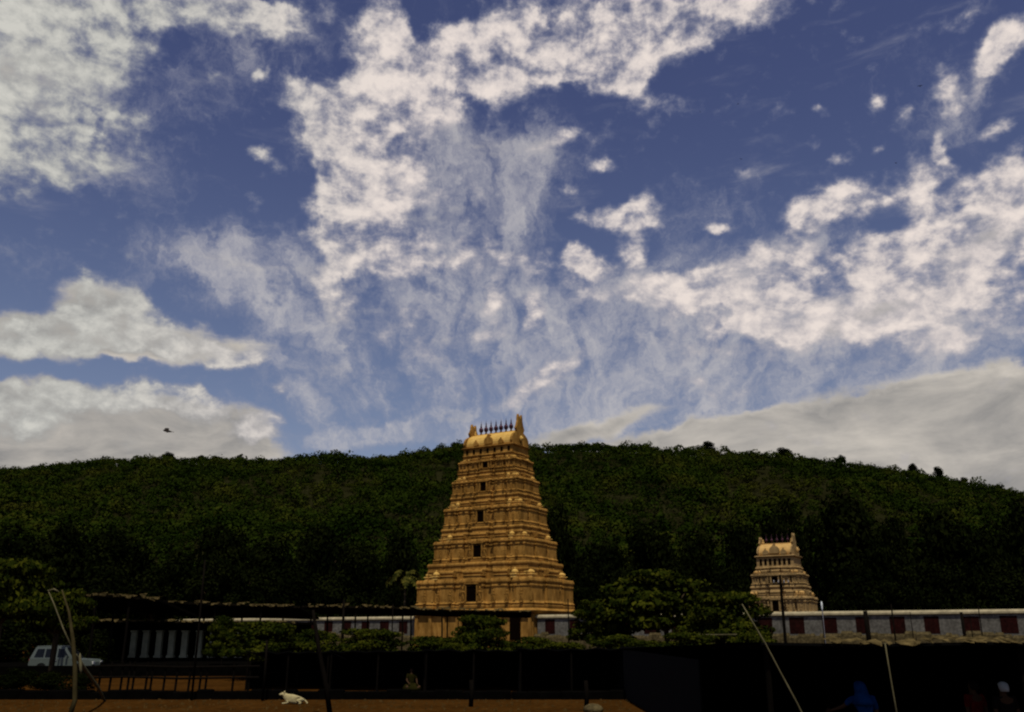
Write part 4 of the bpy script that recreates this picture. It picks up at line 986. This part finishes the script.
# white dog lying on the bare earth
def dog():
    root = empty('dog', gz(296, 37.9), R(8)); tag(root, 'cream white dog lying on the bare earth with head raised to the left', 'dog')
    J = {'chest': ((-.22, 0, .20), (.17, .21)), 'belly': ((.06, 0, .18), (.18, .21)), 'rump': ((.32, 0, .20), (.18, .19)), 'neck': ((-.36, 0, .32), .12), 'head': ((-.43, -.02, .42), (.095, .10)), 'muzzle': ((-.54, -.03, .39), .05), 'nose': ((-.61, -.03, .38), .028),
         'tail': ((.48, .03, .14), .035), 'tail2': ((.60, -.08, .05), .025), 'tail3': ((.58, -.24, .03), .018)}
    E_ = [('chest', 'belly'), ('belly', 'rump'), ('chest', 'neck'), ('neck', 'head'), ('head', 'muzzle'), ('muzzle', 'nose'), ('rump', 'tail'), ('tail', 'tail2'), ('tail2', 'tail3')]
    for s, n in ((-1, 'a'), (1, 'b')):
        J['shd' + n] = ((-.26, s * .1, .16), .06); J['elb' + n] = ((-.20, s * .13, .06), .045); J['wri' + n] = ((-.38, s * .12, .04), .032); J['paw' + n] = ((-.46, s * .12, .03), .034)
        E_ += [('chest', 'shd' + n), ('shd' + n, 'elb' + n), ('elb' + n, 'wri' + n), ('wri' + n, 'paw' + n)]
        J['hip' + n] = ((.34, s * .12, .17), .085); J['kne' + n] = ((.16, s * .17, .13), .08); J['hoc' + n] = ((.36, s * .20, .045), .035); J['pad' + n] = ((.24, s * .22, .03), .034)
        E_ += [('rump', 'hip' + n), ('hip' + n, 'kne' + n), ('kne' + n, 'hoc' + n), ('hoc' + n, 'pad' + n)]
    ex = MB()
    for s in (-1, 1): ex.tube([(-.40, s * .06, .48), (-.38, s * .10, .50), (-.375, s * .125, .45)], [.03, .026, .008], 6)
    for s in (-1, 1): ex.blob((-.495, s * .045 - .02, .455), (.01, .01, .01), 6, 4)
    skin(J, E_, 'body', M['dog'], root, extra=ex)
    root.scale = (.92, .92, .92)
dog()

# birds: one nearer above the left cloud bank, others mere specks
def bird(px, py, Y, span, rz, bank, label):
    root = empty('bird', at(px, py, Y)); root.rotation_euler = (R(bank), R(6), rz); tag(root, label, 'bird', 'birds in flight')
    k = span; b = MB()
    b.tube([(-.42 * k * .5, 0, 0), (-.30 * k * .5, 0, .01 * k), (0, 0, 0), (.35 * k * .5, 0, 0), (.55 * k * .5, 0, .0)], [.01 * k, .045 * k, .07 * k, .04 * k, .01 * k], 8)
    b.add([(.2 * k, -.02 * k, 0), (.2 * k, .02 * k, 0), (.36 * k, .07 * k, 0), (.36 * k, -.07 * k, 0), (.28 * k, 0, .012 * k)], [(0, 1, 4), (1, 2, 4), (2, 3, 4), (3, 0, 4)])
    b.build('body', M['bird'], root, True)
    for s in (-1, 1):
        V = []
        for y, x0, x1, z in ((.04, -.13, .10, .01), (.2, -.16, .07, .07), (.38, -.1, .08, .07), (.5, .02, .09, .03)):
            V += [(x0 * k, s * y * k, z * k), (x1 * k, s * y * k, z * k), ((x0 + .3 * (x1 - x0)) * k, s * y * k, (z + .015) * k)]
        Fc = []
        for i in range(3):
            a_ = i * 3; Fc += [(a_, a_ + 3, a_ + 5, a_ + 2), (a_ + 2, a_ + 5, a_ + 4, a_ + 1), (a_, a_ + 1, a_ + 4, a_ + 3)]
        b = MB(); b.add(V, Fc); b.build('wing', M['bird'], root)
bird(167, 431, 60, 1.25, R(20), 24, 'dark bird gliding above the ridge before the left cloud bank')
bird(920, 86, 70, .42, R(60), 10, 'tiny dark bird high in the blue at upper right, the higher large speck')
bird(896, 163, 75, .42, R(-30), 20, 'tiny dark bird at upper right beside the curled white cloud')
bird(738, 104, 90, .3, R(40), 10, 'barely visible bird in the open blue, upper right of centre')
bird(700, 112, 90, .26, R(10), 15, 'barely visible bird just left of another in the open blue')
bird(741, 159, 90, .3, R(80), 15, 'barely visible bird above the small wisp in the open blue')
